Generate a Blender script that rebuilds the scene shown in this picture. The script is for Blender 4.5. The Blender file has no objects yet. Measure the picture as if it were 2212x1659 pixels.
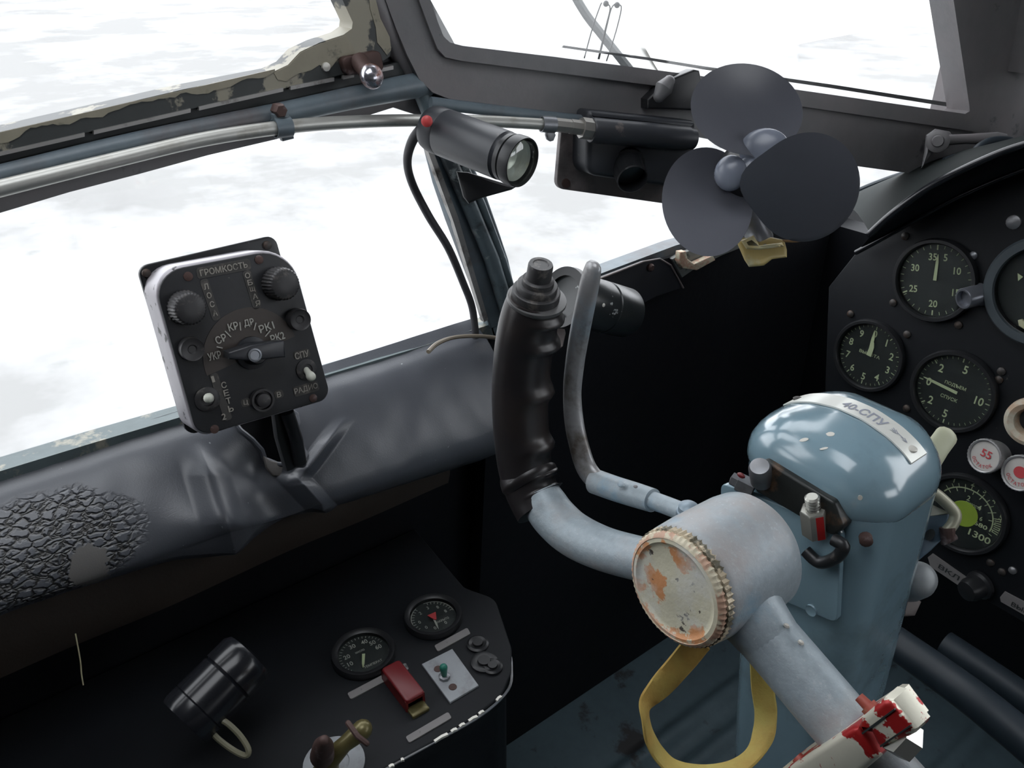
import bpy, bmesh, math, random
from math import sin, cos, radians as R, pi
from mathutils.bvhtree import BVHTree
from mathutils import Vector as V, Matrix as M, noise
random.seed(7)
S = bpy.context.scene
COL = S.collection

# ---------------------------------------------------------------- camera (29 mm equivalent, looking down to the left side of the flight deck)
FPX, CX, CY = 1800.0, 1106.0, 829.5
YAW, PIT = R(52), R(29)
FW = V((-sin(YAW)*cos(PIT), cos(YAW)*cos(PIT), -sin(PIT)))
RT = V((cos(YAW), sin(YAW), 0))
UP = RT.cross(FW)
EYE = V((0, 0, .98))
cam = bpy.data.cameras.new('camera')
co = bpy.data.objects.new('camera', cam); COL.objects.link(co)
co.matrix_world = M.Translation(EYE) @ M((RT, UP, -FW)).transposed().to_4x4()
cam.sensor_width = 36; cam.lens = FPX/2212*36; cam.clip_start = .01; cam.clip_end = 3000
S.camera = co

def ray(x, y): return FW + RT*((x-CX)/FPX) + UP*((CY-y)/FPX)
def P(x, y, t): return EYE + ray(x, y)*t
def dep(p): return (V(p)-EYE).dot(FW)
def ppx(n, p): return n*dep(p)/FPX            # n pixels of the photograph at the distance of p, in metres
def proj(p):
    d = V(p)-EYE; z = d.dot(FW)
    return (CX+FPX*d.dot(RT)/z, CY-FPX*d.dot(UP)/z)

class Plane:
    """a real surface in the cockpit: origin, outward normal, x direction"""
    def __init__(s, pt, n, x=(0, 1, 0)):
        s.o = V(pt); s.n = V(n).normalized()
        x = V(x); s.x = (x - s.n*x.dot(s.n)).normalized(); s.y = s.n.cross(s.x)
    def p(s, x, y, off=0):
        r = ray(x, y); o = s.o + s.n*off
        return EYE + r*((o-EYE).dot(s.n)/r.dot(s.n))
    def fr(s, x, y, off=0): return frame(s.p(x, y, off), s.n, s.x)

def frame(o, z, x=(1, 0, 0)):
    z = V(z).normalized(); x = V(x); x = x - z*x.dot(z)
    if x.length < 1e-5: x = z.orthogonal()
    x.normalize(); y = z.cross(x)
    m = M((x, y, z)).transposed().to_4x4(); m.translation = V(o); return m

def spline(pts, n=8):
    """Catmull-Rom through tuples / vectors of any length"""
    pts = [tuple(p) for p in pts]; out = []
    for i in range(len(pts)-1):
        a, b, c, d = pts[max(i-1, 0)], pts[i], pts[i+1], pts[min(i+2, len(pts)-1)]
        for k in range(n):
            t = k/n
            out.append(tuple(.5*((2*q)+(-p+r)*t+(2*p-5*q+4*r-s)*t*t+(-p+3*q-3*r+s)*t**3) for p, q, r, s in zip(a, b, c, d)))
    out.append(pts[-1]); return out

def roundpoly(pts, r, seg=6):
    """2D polygon with rounded corners"""
    out = []; n = len(pts)
    rs = r if isinstance(r, (list, tuple)) else [r]*n
    for i in range(n):
        p, a, b = V(pts[i]), V(pts[i-1]), V(pts[(i+1) % n])
        da, db = (a-p), (b-p); la, lb = da.length, db.length; da.normalize(); db.normalize()
        ang = da.angle(db); rr = rs[i]
        if rr <= 0 or ang > 3.1: out.append(p); continue
        d = min(rr/math.tan(ang/2), la*.48, lb*.48); rr = d*math.tan(ang/2)
        c = p + (da+db).normalized()*(rr/sin(ang/2))
        s, e = p+da*d-c, p+db*d-c
        a0, a1 = math.atan2(s.y, s.x), math.atan2(e.y, e.x)
        dd = (a1-a0+pi) % (2*pi)-pi
        for k in range(seg+1):
            t = a0+dd*k/seg; out.append(c+V((cos(t), sin(t)))*rr)
    return out

class MB:
    def __init__(s): s.v = []; s.f = []
    def add(s, vs, fs):
        b = len(s.v); s.v += [V(v) for v in vs]; s.f += [tuple(i+b for i in f) for f in fs]; return s
    def prism(s, pts, n, th, bev=0):
        """coplanar outline, front face at pts, going back th against n; bev rounds the front edge"""
        n = V(n).normalized(); pts = [V(p) for p in pts]
        area = V((0, 0, 0))
        for i in range(len(pts)): area += pts[i-1].cross(pts[i])
        if area.dot(n) < 0: pts.reverse()
        N = len(pts); rings = [[p-n*th for p in pts]]
        if bev > 0:
            def inset(d):
                o = []
                for i in range(N):
                    e1 = (pts[i]-pts[i-1]); e2 = (pts[(i+1) % N]-pts[i])
                    if e1.length < 1e-7: e1 = e2
                    if e2.length < 1e-7: e2 = e1
                    i1, i2 = n.cross(e1.normalized()), n.cross(e2.normalized()); m = i1+i2
                    m = m/max(m.length_squared, .6)*2 if m.length > 1e-6 else i1
                    o.append(pts[i]+m*d)
                return o
            for k in range(4):
                a = k/3*pi/2
                rings.append([p-n*bev*(1-sin(a)) for p in inset(bev*(1-cos(a)))])
        else: rings.append(pts)
        b = len(s.v)
        for r_ in rings: s.v += r_
        for k in range(len(rings)-1):
            for i in range(N):
                j = (i+1) % N
                s.f.append((b+k*N+i, b+k*N+j, b+(k+1)*N+j, b+(k+1)*N+i))
        s.f.append(tuple(b+(len(rings)-1)*N+i for i in range(N)))
        s.f.append(tuple(b+N-1-i for i in range(N)))
        return s
    def ring(s, outer, inner, n, th):
        """plate with a hole: outer and inner outlines of equal length"""
        n = V(n).normalized(); N = len(outer); b = len(s.v)
        for q in (outer, inner): s.v += [V(p) for p in q]
        for q in (outer, inner): s.v += [V(p)-n*th for p in q]
        for i in range(N):
            j = (i+1) % N
            s.f += [(b+i, b+j, b+N+j, b+N+i), (b+2*N+j, b+2*N+i, b+3*N+i, b+3*N+j),
                    (b+i, b+2*N+i, b+2*N+j, b+j), (b+N+j, b+3*N+j, b+3*N+i, b+N+i)]
        return s
    def box(s, m, a, b, bev=0):
        x0, y0, z0 = a; x1, y1, z1 = b
        pts = roundpoly([(x0, y0), (x1, y0), (x1, y1), (x0, y1)], bev, 3) if bev else [V(p) for p in ((x0, y0), (x1, y0), (x1, y1), (x0, y1))]
        return s.prism([m @ V((p.x, p.y, z1)) for p in pts], m.to_3x3() @ V((0, 0, 1)), z1-z0, min(bev, (z1-z0)*.4))
    def lathe(s, m, prof, seg=40, fn=None, loop=False):
        """profile [(radius, height)] about the z axis of m, closed at the ends"""
        b = len(s.v); K = len(prof)
        for (r_, z) in prof:
            for i in range(seg):
                a = 2*pi*i/seg; q = fn(a, r_, z) if fn else r_
                s.v.append(m @ V((q*cos(a), q*sin(a), z)))
        for k in range(K-1):
            for i in range(seg):
                j = (i+1) % seg
                s.f.append((b+k*seg+i, b+k*seg+j, b+(k+1)*seg+j, b+(k+1)*seg+i))
        if loop:
            for i in range(seg):
                j = (i+1) % seg; s.f.append((b+(K-1)*seg+i, b+(K-1)*seg+j, b+j, b+i))
        else: s.f.append(tuple(b+seg-1-i for i in range(seg))); s.f.append(tuple(b+(K-1)*seg+i for i in range(seg)))
        return s
    def tube(s, pts, rad, seg=14, up=(0, 0, 1), fn=None, round_end=False, tw=None):
        pts = [V(p) for p in pts]; N = len(pts)
        rad = [(q, q) if not isinstance(q, (tuple, list)) else q for q in (rad if isinstance(rad, (list, tuple)) else [rad]*N)]
        T = [(pts[min(i+1, N-1)]-pts[max(i-1, 0)]).normalized() for i in range(N)]
        x = V(up)-T[0]*V(up).dot(T[0])
        if x.length < 1e-4: x = T[0].orthogonal()
        x.normalize(); b = len(s.v)
        rows = []
        for i in range(N):
            x = (x-T[i]*x.dot(T[i])).normalized(); y = T[i].cross(x)
            if tw: xx = x*cos(tw[i])+y*sin(tw[i]); yy = T[i].cross(xx)
            else: xx, yy = x, y
            rows.append((pts[i], xx, yy, T[i], rad[i]))
        if round_end:
            def caps(row, sg):
                p, xx, yy, t, q = row; m = (q[0]+q[1])/2; o = []
                for k in (1, 2, 3):
                    a = k/3.4*pi/2; o.append((p+t*sg*m*sin(a), xx, yy, t, (q[0]*cos(a), q[1]*cos(a))))
                return o
            rows = caps(rows[0], -1)[::-1]+rows+caps(rows[-1], 1)
        for i, (p, xx, yy, t, q) in enumerate(rows):
            for k in range(seg):
                a = 2*pi*k/seg; c = fn(i/(len(rows)-1), a) if fn else 1
                s.v.append(p+xx*(cos(a)*q[0]*c)+yy*(sin(a)*q[1]*c))
        for i in range(len(rows)-1):
            for k in range(seg):
                j = (k+1) % seg
                s.f.append((b+i*seg+k, b+i*seg+j, b+(i+1)*seg+j, b+(i+1)*seg+k))
        s.f.append(tuple(b+seg-1-i for i in range(seg))); s.f.append(tuple(b+(len(rows)-1)*seg+i for i in range(seg)))
        return s
    def ball(s, c, r_, m=None, seg=20, sc=(1, 1, 1)):
        m = (m.to_3x3().to_4x4() if m else M.Identity(4)); m.translation = V(c)
        K = seg//2; b = len(s.v)
        for k in range(1, K):
            a = pi*k/K
            for i in range(seg):
                t = 2*pi*i/seg
                s.v.append(m @ V((r_*sc[0]*sin(a)*cos(t), r_*sc[1]*sin(a)*sin(t), -r_*sc[2]*cos(a))))
        for k in range(K-2):
            for i in range(seg):
                j = (i+1) % seg; s.f.append((b+k*seg+i, b+k*seg+j, b+(k+1)*seg+j, b+(k+1)*seg+i))
        s.v += [m @ V((0, 0, -r_*sc[2])), m @ V((0, 0, r_*sc[2]))]; q = len(s.v)
        for i in range(seg):
            j = (i+1) % seg
            s.f += [(b+j, b+i, q-2), (b+(K-2)*seg+i, b+(K-2)*seg+j, q-1)]
        return s
    def grid(s, fn, nu, nv, thick=0, skip=None):
        b = len(s.v)
        for i in range(nu+1):
            for j in range(nv+1): s.v.append(V(fn(i/nu, j/nv)))
        for i in range(nu):
            for j in range(nv):
                q = b+i*(nv+1)+j
                if skip and skip(s.v[q], i/nu, j/nv): continue
                s.f.append((q, q+nv+1, q+nv+2, q+1))
        return s
    def loft(s, rings, cap=True):
        b = len(s.v); N = len(rings[0])
        for r_ in rings: s.v += [V(p) for p in r_]
        for k in range(len(rings)-1):
            for i in range(N):
                j = (i+1) % N; s.f.append((b+k*N+i, b+k*N+j, b+(k+1)*N+j, b+(k+1)*N+i))
        if cap:
            s.f.append(tuple(b+N-1-i for i in range(N))); s.f.append(tuple(b+(len(rings)-1)*N+i for i in range(N)))
        return s
    def text(s, txt, c, xd, yd, w, h, ext=.0003):
        """lettering centred on c, h high along yd, w wide along xd (None keeps the proportion)"""
        vs, fs = glyphs(txt)
        x0, x1 = min(v[0] for v in vs), max(v[0] for v in vs); y0, y1 = min(v[1] for v in vs), max(v[1] for v in vs)
        xd, yd = V(xd).normalized(), V(yd).normalized(); n = xd.cross(yd)
        sy = h/max(y1-y0, 1e-6); sx = w/max(x1-x0, 1e-6) if w else sy*.9
        pts = [V(c)+xd*((v[0]-(x0+x1)/2)*sx)+yd*((v[1]-(y0+y1)/2)*sy)+n*ext for v in vs]
        return s.add(pts, fs)
    def textpx(s, txt, pl, a, b, hpx, off=.0004, w=True):
        """lettering on plane pl whose middle line runs from photo point a to b"""
        A, B = pl.p(*a, off), pl.p(*b, off); c = (A+B)/2; xd = (B-A).normalized(); yd = pl.n.cross(xd)
        return s.text(txt, c, xd, yd, (B-A).length if w else None, ppx(hpx, c), 0.0002)

_g = {}
def glyphs(txt):
    if txt not in _g:
        cu = bpy.data.curves.new('g', 'FONT'); cu.body = txt; cu.resolution_u = 3; cu.offset = .016
        ob = bpy.data.objects.new('g', cu); COL.objects.link(ob)
        dg = bpy.context.evaluated_depsgraph_get(); me = ob.evaluated_get(dg).to_mesh()
        _g[txt] = ([tuple(v.co) for v in me.vertices], [tuple(p.vertices) for p in me.polygons])
        bpy.data.objects.remove(ob); bpy.data.curves.remove(cu)
    return _g[txt]

WM = {}
def thing(name, label, cat, m=None, group=None):
    o = bpy.data.objects.new(name, None); COL.objects.link(o); o.empty_display_size = .02
    m = m if isinstance(m, M) else M.Translation(V(m) if m is not None else V((0, 0, 0)))
    o.matrix_world = m; WM[o.name] = m
    o['label'] = label; o['category'] = cat
    if group: o['group'] = group
    return o
def part(name, mb, mt, parent=None, label=None, cat=None, group=None, kind=None, ang=40, org=None):
    """one mesh object; geometry is given in world coordinates and stored relative to its thing"""
    me = bpy.data.meshes.new(name); pm = WM[parent.name] if parent else M.Translation(V(org) if org is not None else V((0, 0, 0)))
    inv = pm.inverted()
    me.from_pydata([tuple(inv @ v) for v in mb.v], [], mb.f); me.validate()
    if name not in ('lettering', 'dial_markings', 'lens_marking', 'arrow_mark'):
        bm = bmesh.new(); bm.from_mesh(me); bmesh.ops.recalc_face_normals(bm, faces=bm.faces); bm.to_mesh(me); bm.free()
    me.update()
    me.materials.append(mt)
    for p in me.polygons: p.use_smooth = True
    try: me.set_sharp_from_angle(angle=R(ang))
    except Exception: pass
    o = bpy.data.objects.new(name, me); COL.objects.link(o)
    if parent: o.parent = parent
    else: o.matrix_world = pm
    WM[o.name] = pm
    if label: o['label'] = label
    if cat: o['category'] = cat
    if group: o['group'] = group
    if kind: o['kind'] = kind
    return o

# ---------------------------------------------------------------- materials
def mat(name, col, rough=.5, metal=0, wear=(), bump=None, spec=.5, coat=0, grain=.12, gscale=60, bumps=None):
    """paint / metal / plastic. wear: list of (colour, scale, threshold, softness[, roughness]); bump: (scale, strength, distance)"""
    m = bpy.data.materials.new(name); m.use_nodes = True; nt = m.node_tree; N = nt.nodes; L = nt.links
    b = N['Principled BSDF']; b.inputs['Metallic'].default_value = metal; b.inputs['Roughness'].default_value = rough
    b.inputs['Specular IOR Level'].default_value = spec; b.inputs['Coat Weight'].default_value = coat; b.inputs['Coat Roughness'].default_value = .12
    tc = N.new('ShaderNodeTexCoord')
    def nz(scale, det=4, rg=.6, seed=0):
        n = N.new('ShaderNodeTexNoise'); n.inputs['Scale'].default_value = scale; n.inputs['Detail'].default_value = det; n.inputs['Roughness'].default_value = rg
        mp = N.new('ShaderNodeMapping'); mp.inputs['Location'].default_value = (seed*3.1, seed*1.7, seed); L.new(tc.outputs['Object'], mp.inputs[0]); L.new(mp.outputs[0], n.inputs['Vector'])
        return n
    g = nz(gscale, 5); mx = N.new('ShaderNodeMix'); mx.data_type = 'RGBA'
    c = V(col[:3]); mx.inputs['A'].default_value = (*(c*(1-grain)), 1); mx.inputs['B'].default_value = (*[min(1, q) for q in (c*(1+grain))], 1)
    L.new(g.outputs['Fac'], mx.inputs['Factor']); out = mx.outputs['Result']
    rr = None
    for i, w in enumerate(wear):
        n = nz(w[1], 6, .62, i+1); mr = N.new('ShaderNodeMapRange'); mr.inputs['From Min'].default_value = w[2]-w[3]; mr.inputs['From Max'].default_value = w[2]+w[3]
        L.new(n.outputs['Fac'], mr.inputs['Value'])
        x = N.new('ShaderNodeMix'); x.data_type = 'RGBA'; x.inputs['B'].default_value = (*w[0], 1)
        L.new(mr.outputs[0], x.inputs['Factor']); L.new(out, x.inputs['A']); out = x.outputs['Result']
        if len(w) > 4:
            y = N.new('ShaderNodeMix'); y.inputs['B'].default_value = w[4]; L.new(mr.outputs[0], y.inputs['Factor'])
            if rr: L.new(rr, y.inputs['A'])
            else: y.inputs['A'].default_value = rough
            rr = y.outputs['Result']
    L.new(out, b.inputs['Base Color'])
    if rr: L.new(rr, b.inputs['Roughness'])
    if bump:
        n = nz(bump[0], 5, .6, 9); bp = N.new('ShaderNodeBump'); bp.inputs['Strength'].default_value = bump[1]; bp.inputs['Distance'].default_value = bump[2]
        L.new(n.outputs['Fac'], bp.inputs['Height']); L.new(bp.outputs[0], b.inputs['Normal'])
    return m

K = {}
K['blue'] = mat('blue_grey_enamel', (.215, .325, .385), .2, 0, [((.5, .55, .55), 34, .76, .01), ((.13, .18, .2), 9, .62, .1)], spec=.6, coat=1, grain=.05)
K['yoke'] = mat('cast_yoke_paint', (.31, .365, .40), .42, .1, [((.36, .34, .33), 14, .56, .1, .5), ((.42, .46, .48), 420, .66, .08), ((.18, .33, .45), 11, .66, .05)], bump=(260, .5, .0006), grain=.25, gscale=200)
K['frame'] = mat('grey_green_frame_paint', (.165, .165, .17), .45, 0, [((.2, .18, .185), 7, .55, .12), ((.045, .05, .055), 25, .68, .04)], bump=(90, .35, .001), grain=.18)
K['beam'] = mat('worn_blue_beam_paint', (.13, .165, .19), .4, 0, [((.1, .085, .085), 10, .6, .1), ((.6, .62, .6), 45, .77, .01)], bump=(80, .3, .0008), grain=.2)
K['wframe'] = mat('peeling_dark_frame_paint', (.045, .05, .05), .5, 0, [((.3, .28, .22), 16, .54, .015), ((.03, .11, .12), 20, .7, .03)], grain=.2)
K['rail'] = mat('worn_aluminium_rail', (.36, .35, .34), .4, .4, [((.08, .07, .06), 40, .62, .08)])
K['dark'] = mat('black_channel', (.02, .024, .025), .5)
K['pipe'] = mat('bare_aluminium_pipe', (.5, .5, .47), .42, .6, [((.3, .27, .22), 30, .66, .1)])
K['black'] = mat('black_enamel', (.016, .017, .019), .38, 0, [((.09, .085, .08), 60, .7, .03)], grain=.2)
K['gloss'] = mat('black_gloss', (.012, .013, .016), .2)
K['panelblk'] = mat('black_panel_paint', (.0085, .010, .0125), .58, 0, [((.1, .1, .09), 70, .74, .02)], bump=(200, .2, .0004), spec=.25, grain=.2)
K['lining'] = mat('black_lining', (.005, .006, .009), .6, 0, [], bump=(30, .4, .002), spec=.3)
K['rubber'] = mat('fan_rubber', (.098, .102, .12), .36, 0, [], bump=(300, .12, .0003), grain=.06)
K['lamp'] = mat('dark_grey_lamp_paint', (.035, .038, .045), .42, 0, [((.15, .13, .12), 45, .7, .04)], grain=.15)
K['grip'] = mat('black_bakelite_grip', (.018, .016, .017), .33, 0, [((.035, .026, .022), 14, .6, .12)], grain=.1)
K['cap'] = mat('worn_button_black', (.035, .034, .036), .45, 0, [((.12, .11, .1), 120, .62, .06)])
K['steel'] = mat('worn_steel', (.3, .29, .29), .4, .7, [((.13, .08, .06), 50, .62, .1), ((.28, .3, .33), 12, .5, .2)], bump=(200, .3, .0005), grain=.2)
K['leversteel'] = mat('worn_lever_metal', (.34, .34, .345), .36, .35, [((.32, .38, .43), 20, .56, .06), ((.1, .085, .07), 34, .6, .1)], bump=(200, .3, .0005), grain=.2)
K['rust'] = mat('rusty_metal', (.085, .05, .044), .6, .3, [((.25, .2, .2), 60, .62, .06)], bump=(150, .4, .001), grain=.3)
K['chrome'] = mat('worn_chrome', (.5, .5, .55), .2, .9, [((.2, .08, .05), 60, .52, .06, .6)])
K['cream'] = mat('chipped_cream_paint', (.58, .55, .42), .5, 0, [((.58, .27, .12), 42, .56, .012), ((.07, .06, .05), 140, .655, .01), ((.66, .66, .62), 30, .55, .1)], bump=(70, .5, .0015), grain=.1)
K['peach'] = mat('peach_worn_edge', (.55, .35, .25), .55, 0, [((.62, .56, .42), 120, .5, .04)], bump=(200, .4, .0008), grain=.2)
K['teeth'] = mat('dark_serrations', (.1, .09, .06), .45, .3, [((.5, .42, .3), 150, .5, .05)])
K['strap'] = mat('ochre_webbing', (.46, .29, .07), .8, 0, [((.52, .45, .13), 18, .55, .15)], bump=(500, .5, .0006), grain=.2, gscale=300)
K['amber'] = mat('yellowed_plastic', (.6, .47, .2), .35, 0, [((.62, .6, .42), 40, .55, .1)], grain=.15)
K['brass'] = mat('dull_brass', (.15, .13, .055), .32, .4, [((.1, .08, .03), 50, .6, .1)])
K['label'] = mat('bare_aluminium_plate', (.82, .83, .78), .3, .2, [], grain=.06)
K['ink'] = mat('engraved_ink', (.3, .32, .38), .6)
K['letter'] = mat('faded_white_lettering', (.34, .32, .28), .6, 0, [((.05, .05, .05), 150, .6, .05)])
K['letterpatch'] = mat('faded_grey_label', (.05, .047, .044), .5, 0, [((.1, .09, .08), 100, .6, .05)])
K['letterw'] = mat('white_lettering', (.42, .42, .38), .6)
K['lume'] = mat('luminous_paint', (.52, .58, .36), .6)
K['placard'] = mat('worn_grey_placard', (.2, .19, .19), .55, 0, [((.05, .05, .05), 60, .62, .02)])
K['placard2'] = mat('light_grey_switch_plate', (.32, .34, .36), .5, 0, [((.2, .2, .2), 50, .6, .1)])
K['red'] = mat('red_guard_paint', (.15, .012, .015), .35)
K['redbtn'] = mat('red_button', (.6, .07, .07), .4)
K['redtxt'] = mat('red_lettering', (.5, .05, .06), .6)
K['screw'] = mat('screw_metal', (.06, .055, .052), .5, .4, [((.09, .055, .04), 80, .55, .1)])
K['ivory'] = mat('ivory_plastic', (.62, .63, .55), .3)
K['lime'] = mat('lime_dial_disc', (.33, .45, .06), .5)
K['whitepl'] = mat('off_white_lens', (.55, .53, .5), .3)
K['edge'] = mat('pale_bare_edge', (.7, .68, .62), .35, .2)
K['cable'] = mat('grey_black_cable', (.045, .045, .05), .5)
K['tan'] = mat('tan_wire', (.18, .15, .11), .5)
K['floor'] = mat('blue_grey_floor_paint', (.075, .115, .135), .5, 0, [((.03, .03, .032), 12, .62, .03), ((.16, .14, .11), 60, .76, .01)], grain=.2)
K['green'] = mat('green_toggle', (.02, .18, .13), .4)
K['hose'] = mat('dark_blue_tube', (.02, .03, .04), .5)
K['brown'] = mat('brown_canvas', (.055, .043, .035), .7, bump=(300, .4, .0005))
K['casew'] = mat('worn_case_edge', (.42, .4, .43), .35, .3, [((.03, .03, .03), 90, .62, .02)], grain=.2)
K['facebk'] = mat('worn_black_face', (.02, .021, .024), .48, 0, [((.2, .19, .17), 60, .69, .02)], bump=(200, .3, .0004), grain=.25)
K['arcp'] = mat('brown_grey_dial_arc', (.055, .045, .04), .5)
K['boxbr'] = mat('brown_grey_plate', (.2, .17, .165), .5, 0, [((.05, .045, .045), 20, .6, .1)], grain=.2)
# clamp: bare metal with flaking red paint
K['clampred'] = mat('flaking_red_paint_on_metal', (.62, .6, .5), .3, .35, [((.33, .015, .015), 26, .5, .006, .35)], bump=(120, .2, .0005))
K['jaw'] = K['clampred']

def leather():
    m = bpy.data.materials.new('cracked_black_leather'); m.use_nodes = True; nt = m.node_tree; N = nt.nodes; L = nt.links
    b = N['Principled BSDF']; b.inputs['Roughness'].default_value = .36; b.inputs['Specular IOR Level'].default_value = .7
    tc = N.new('ShaderNodeTexCoord')
    def ell(c, s, n_amp, lo, hi, nsc=55):
        mp = N.new('ShaderNodeMapping'); mp.vector_type = 'TEXTURE'; mp.inputs['Location'].default_value = c; mp.inputs['Scale'].default_value = s
        L.new(tc.outputs['Object'], mp.inputs[0])
        ln = N.new('ShaderNodeVectorMath'); ln.operation = 'LENGTH'; L.new(mp.outputs[0], ln.inputs[0])
        nz = N.new('ShaderNodeTexNoise'); nz.inputs['Scale'].default_value = nsc; nz.inputs['Detail'].default_value = 3; L.new(tc.outputs['Object'], nz.inputs['Vector'])
        a = N.new('ShaderNodeMath'); a.operation = 'MULTIPLY_ADD'; a.inputs[1].default_value = n_amp; L.new(nz.outputs['Fac'], a.inputs[0]); L.new(ln.outputs['Value'], a.inputs[2])
        r_ = N.new('ShaderNodeMapRange'); r_.inputs['From Min'].default_value = hi+n_amp/2; r_.inputs['From Max'].default_value = lo+n_amp/2; L.new(a.outputs[0], r_.inputs['Value'])
        return r_.outputs[0]
    ck = PADPL.p(95, 1190)-PADO; wp = PADPL.p(192, 1222)-PADO
    mask = ell(ck, (.07, .066, .034), .35, .8, 1.05)
    worn = ell(wp, (.03, .0150, .0165), 1.3, .93, 1.0, 95)
    vm = N.new('ShaderNodeMapping'); vm.inputs['Scale'].default_value = (150, 120, 190); L.new(tc.outputs['Object'], vm.inputs[0])
    nz = N.new('ShaderNodeTexNoise'); nz.inputs['Scale'].default_value = 1; L.new(vm.outputs[0], nz.inputs['Vector'])
    va = N.new('ShaderNodeVectorMath'); va.operation = 'MULTIPLY_ADD'; va.inputs[1].default_value = (1.2, 1.2, 1.2); L.new(nz.outputs['Color'], va.inputs[0]); L.new(vm.outputs[0], va.inputs[2])
    vo = N.new('ShaderNodeTexVoronoi'); vo.feature = 'DISTANCE_TO_EDGE'; vo.inputs['Scale'].default_value = 1; L.new(va.outputs[0], vo.inputs['Vector'])
    cr = N.new('ShaderNodeMapRange'); cr.inputs['From Max'].default_value = .22; L.new(vo.outputs['Distance'], cr.inputs['Value'])
    inv = N.new('ShaderNodeMath'); inv.operation = 'SUBTRACT'; inv.inputs[0].default_value = 1; L.new(cr.outputs[0], inv.inputs[1])
    mm = N.new('ShaderNodeMath'); mm.operation = 'MULTIPLY'; L.new(inv.outputs[0], mm.inputs[0]); iw = N.new('ShaderNodeMath'); iw.operation = 'SUBTRACT'; iw.use_clamp = True; L.new(mask, iw.inputs[0]); L.new(worn, iw.inputs[1]); L.new(iw.outputs[0], mm.inputs[1])
    bp = N.new('ShaderNodeBump'); bp.invert = True; bp.inputs['Strength'].default_value = 1; bp.inputs['Distance'].default_value = .0013; L.new(mm.outputs[0], bp.inputs['Height'])
    fz = N.new('ShaderNodeTexNoise'); fz.inputs['Scale'].default_value = 900; L.new(tc.outputs['Object'], fz.inputs['Vector'])
    b2 = N.new('ShaderNodeBump'); b2.inputs['Strength'].default_value = .25; b2.inputs['Distance'].default_value = .0004; L.new(fz.outputs['Fac'], b2.inputs['Height']); L.new(bp.outputs[0], b2.inputs['Normal'])
    L.new(b2.outputs[0], b.inputs['Normal'])
    def mix(f, a, c):
        x = N.new('ShaderNodeMix'); x.data_type = 'RGBA'; L.new(f, x.inputs['Factor'])
        if isinstance(a, tuple): x.inputs['A'].default_value = (*a, 1)
        else: L.new(a, x.inputs['A'])
        x.inputs['B'].default_value = (*c, 1); return x.outputs['Result']
    dn = N.new('ShaderNodeTexNoise'); dn.inputs['Scale'].default_value = 240; L.new(tc.outputs['Object'], dn.inputs['Vector'])
    ds = N.new('ShaderNodeMapRange'); ds.inputs['From Min'].default_value = .76; ds.inputs['From Max'].default_value = .79; L.new(dn.outputs['Fac'], ds.inputs['Value'])
    c = mix(ds.outputs[0], (.075, .081, .095), (.3, .32, .33)); c = mix(mm.outputs[0], c, (.012, .011, .008)); c = mix(worn, c, (.125, .12, .115))
    L.new(c, b.inputs['Base Color'])
    rm = N.new('ShaderNodeMix'); rm.inputs['A'].default_value = .36; rm.inputs['B'].default_value = .8; L.new(worn, rm.inputs['Factor']); L.new(rm.outputs['Result'], b.inputs['Roughness'])
    return m

def glass(name, dirt=.05, tint=(1, 1, 1), scale=6, gl=.04):
    m = bpy.data.materials.new(name); m.use_nodes = True; nt = m.node_tree; N = nt.nodes; L = nt.links; N.clear()
    o = N.new('ShaderNodeOutputMaterial'); tr = N.new('ShaderNodeBsdfTransparent'); tr.inputs[0].default_value = (*tint, 1)
    g = N.new('ShaderNodeBsdfGlossy'); g.inputs['Roughness'].default_value = .03
    a = N.new('ShaderNodeMixShader'); a.inputs[0].default_value = gl; L.new(tr.outputs[0], a.inputs[1]); L.new(g.outputs[0], a.inputs[2])
    d = N.new('ShaderNodeBsdfDiffuse'); d.inputs[0].default_value = (.55, .56, .55, 1)
    tc = N.new('ShaderNodeTexCoord'); nz = N.new('ShaderNodeTexNoise'); nz.inputs['Scale'].default_value = scale; nz.inputs['Detail'].default_value = 8; L.new(tc.outputs['Object'], nz.inputs['Vector'])
    r_ = N.new('ShaderNodeMapRange'); r_.inputs['From Min'].default_value = .5; r_.inputs['From Max'].default_value = .75; r_.inputs['To Max'].default_value = dirt; L.new(nz.outputs['Fac'], r_.inputs['Value'])
    b = N.new('ShaderNodeMixShader'); L.new(r_.outputs[0], b.inputs[0]); L.new(a.outputs[0], b.inputs[1]); L.new(d.outputs[0], b.inputs[2])
    L.new(b.outputs[0], o.inputs[0]); return m
K['pane'] = glass('scratched_acrylic', .12)
K['gglass'] = glass('instrument_glass', .004, (.97, .98, .97), 40, .02)
K['lens'] = glass('thick_lens', .02, (.95, .97, .95), 60, .12)
# ================================================================ SETTING
WL = Plane((-.6, 0, .6), (1, 0, 0))                # port side: sill, rails, lower windows
PADPL = Plane((-.545, 0, .57), (.86, 0, .5))
PADO = WL.p(500, 1000); K['leather'] = leather()
A0, A1, A2 = P(900, 200, .66), P(2095, 245, .9), P(830, 0, .625)
WS = Plane(A0, (A1-A0).cross(A2-A0)*(1 if (A1-A0).cross(A2-A0).x > 0 else -1), (A1-A0))   # slanting front side window
IP = Plane((-.36, .83, .66), (0, -1, .09), (1, 0, 0))      # instrument panel
AFT = -3000          # lines that leave the frame on the left run on aft, straight, to the end of the window
def aft(pts):
    out = []
    for i, (x, y) in enumerate(pts):
        if x in (-330, -400):
            nb = [q for q in (pts[i-1], pts[(i+1) % len(pts)]) if -200 < q[0] < 650]
            if nb: y = y+(nb[0][1]-y)/(nb[0][0]-x)*(AFT-x); x = AFT
        out.append((x, y))
    return out
def poly(pl, pts, off=0): return [pl.p(x, y, off) for x, y in aft(pts)]
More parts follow.
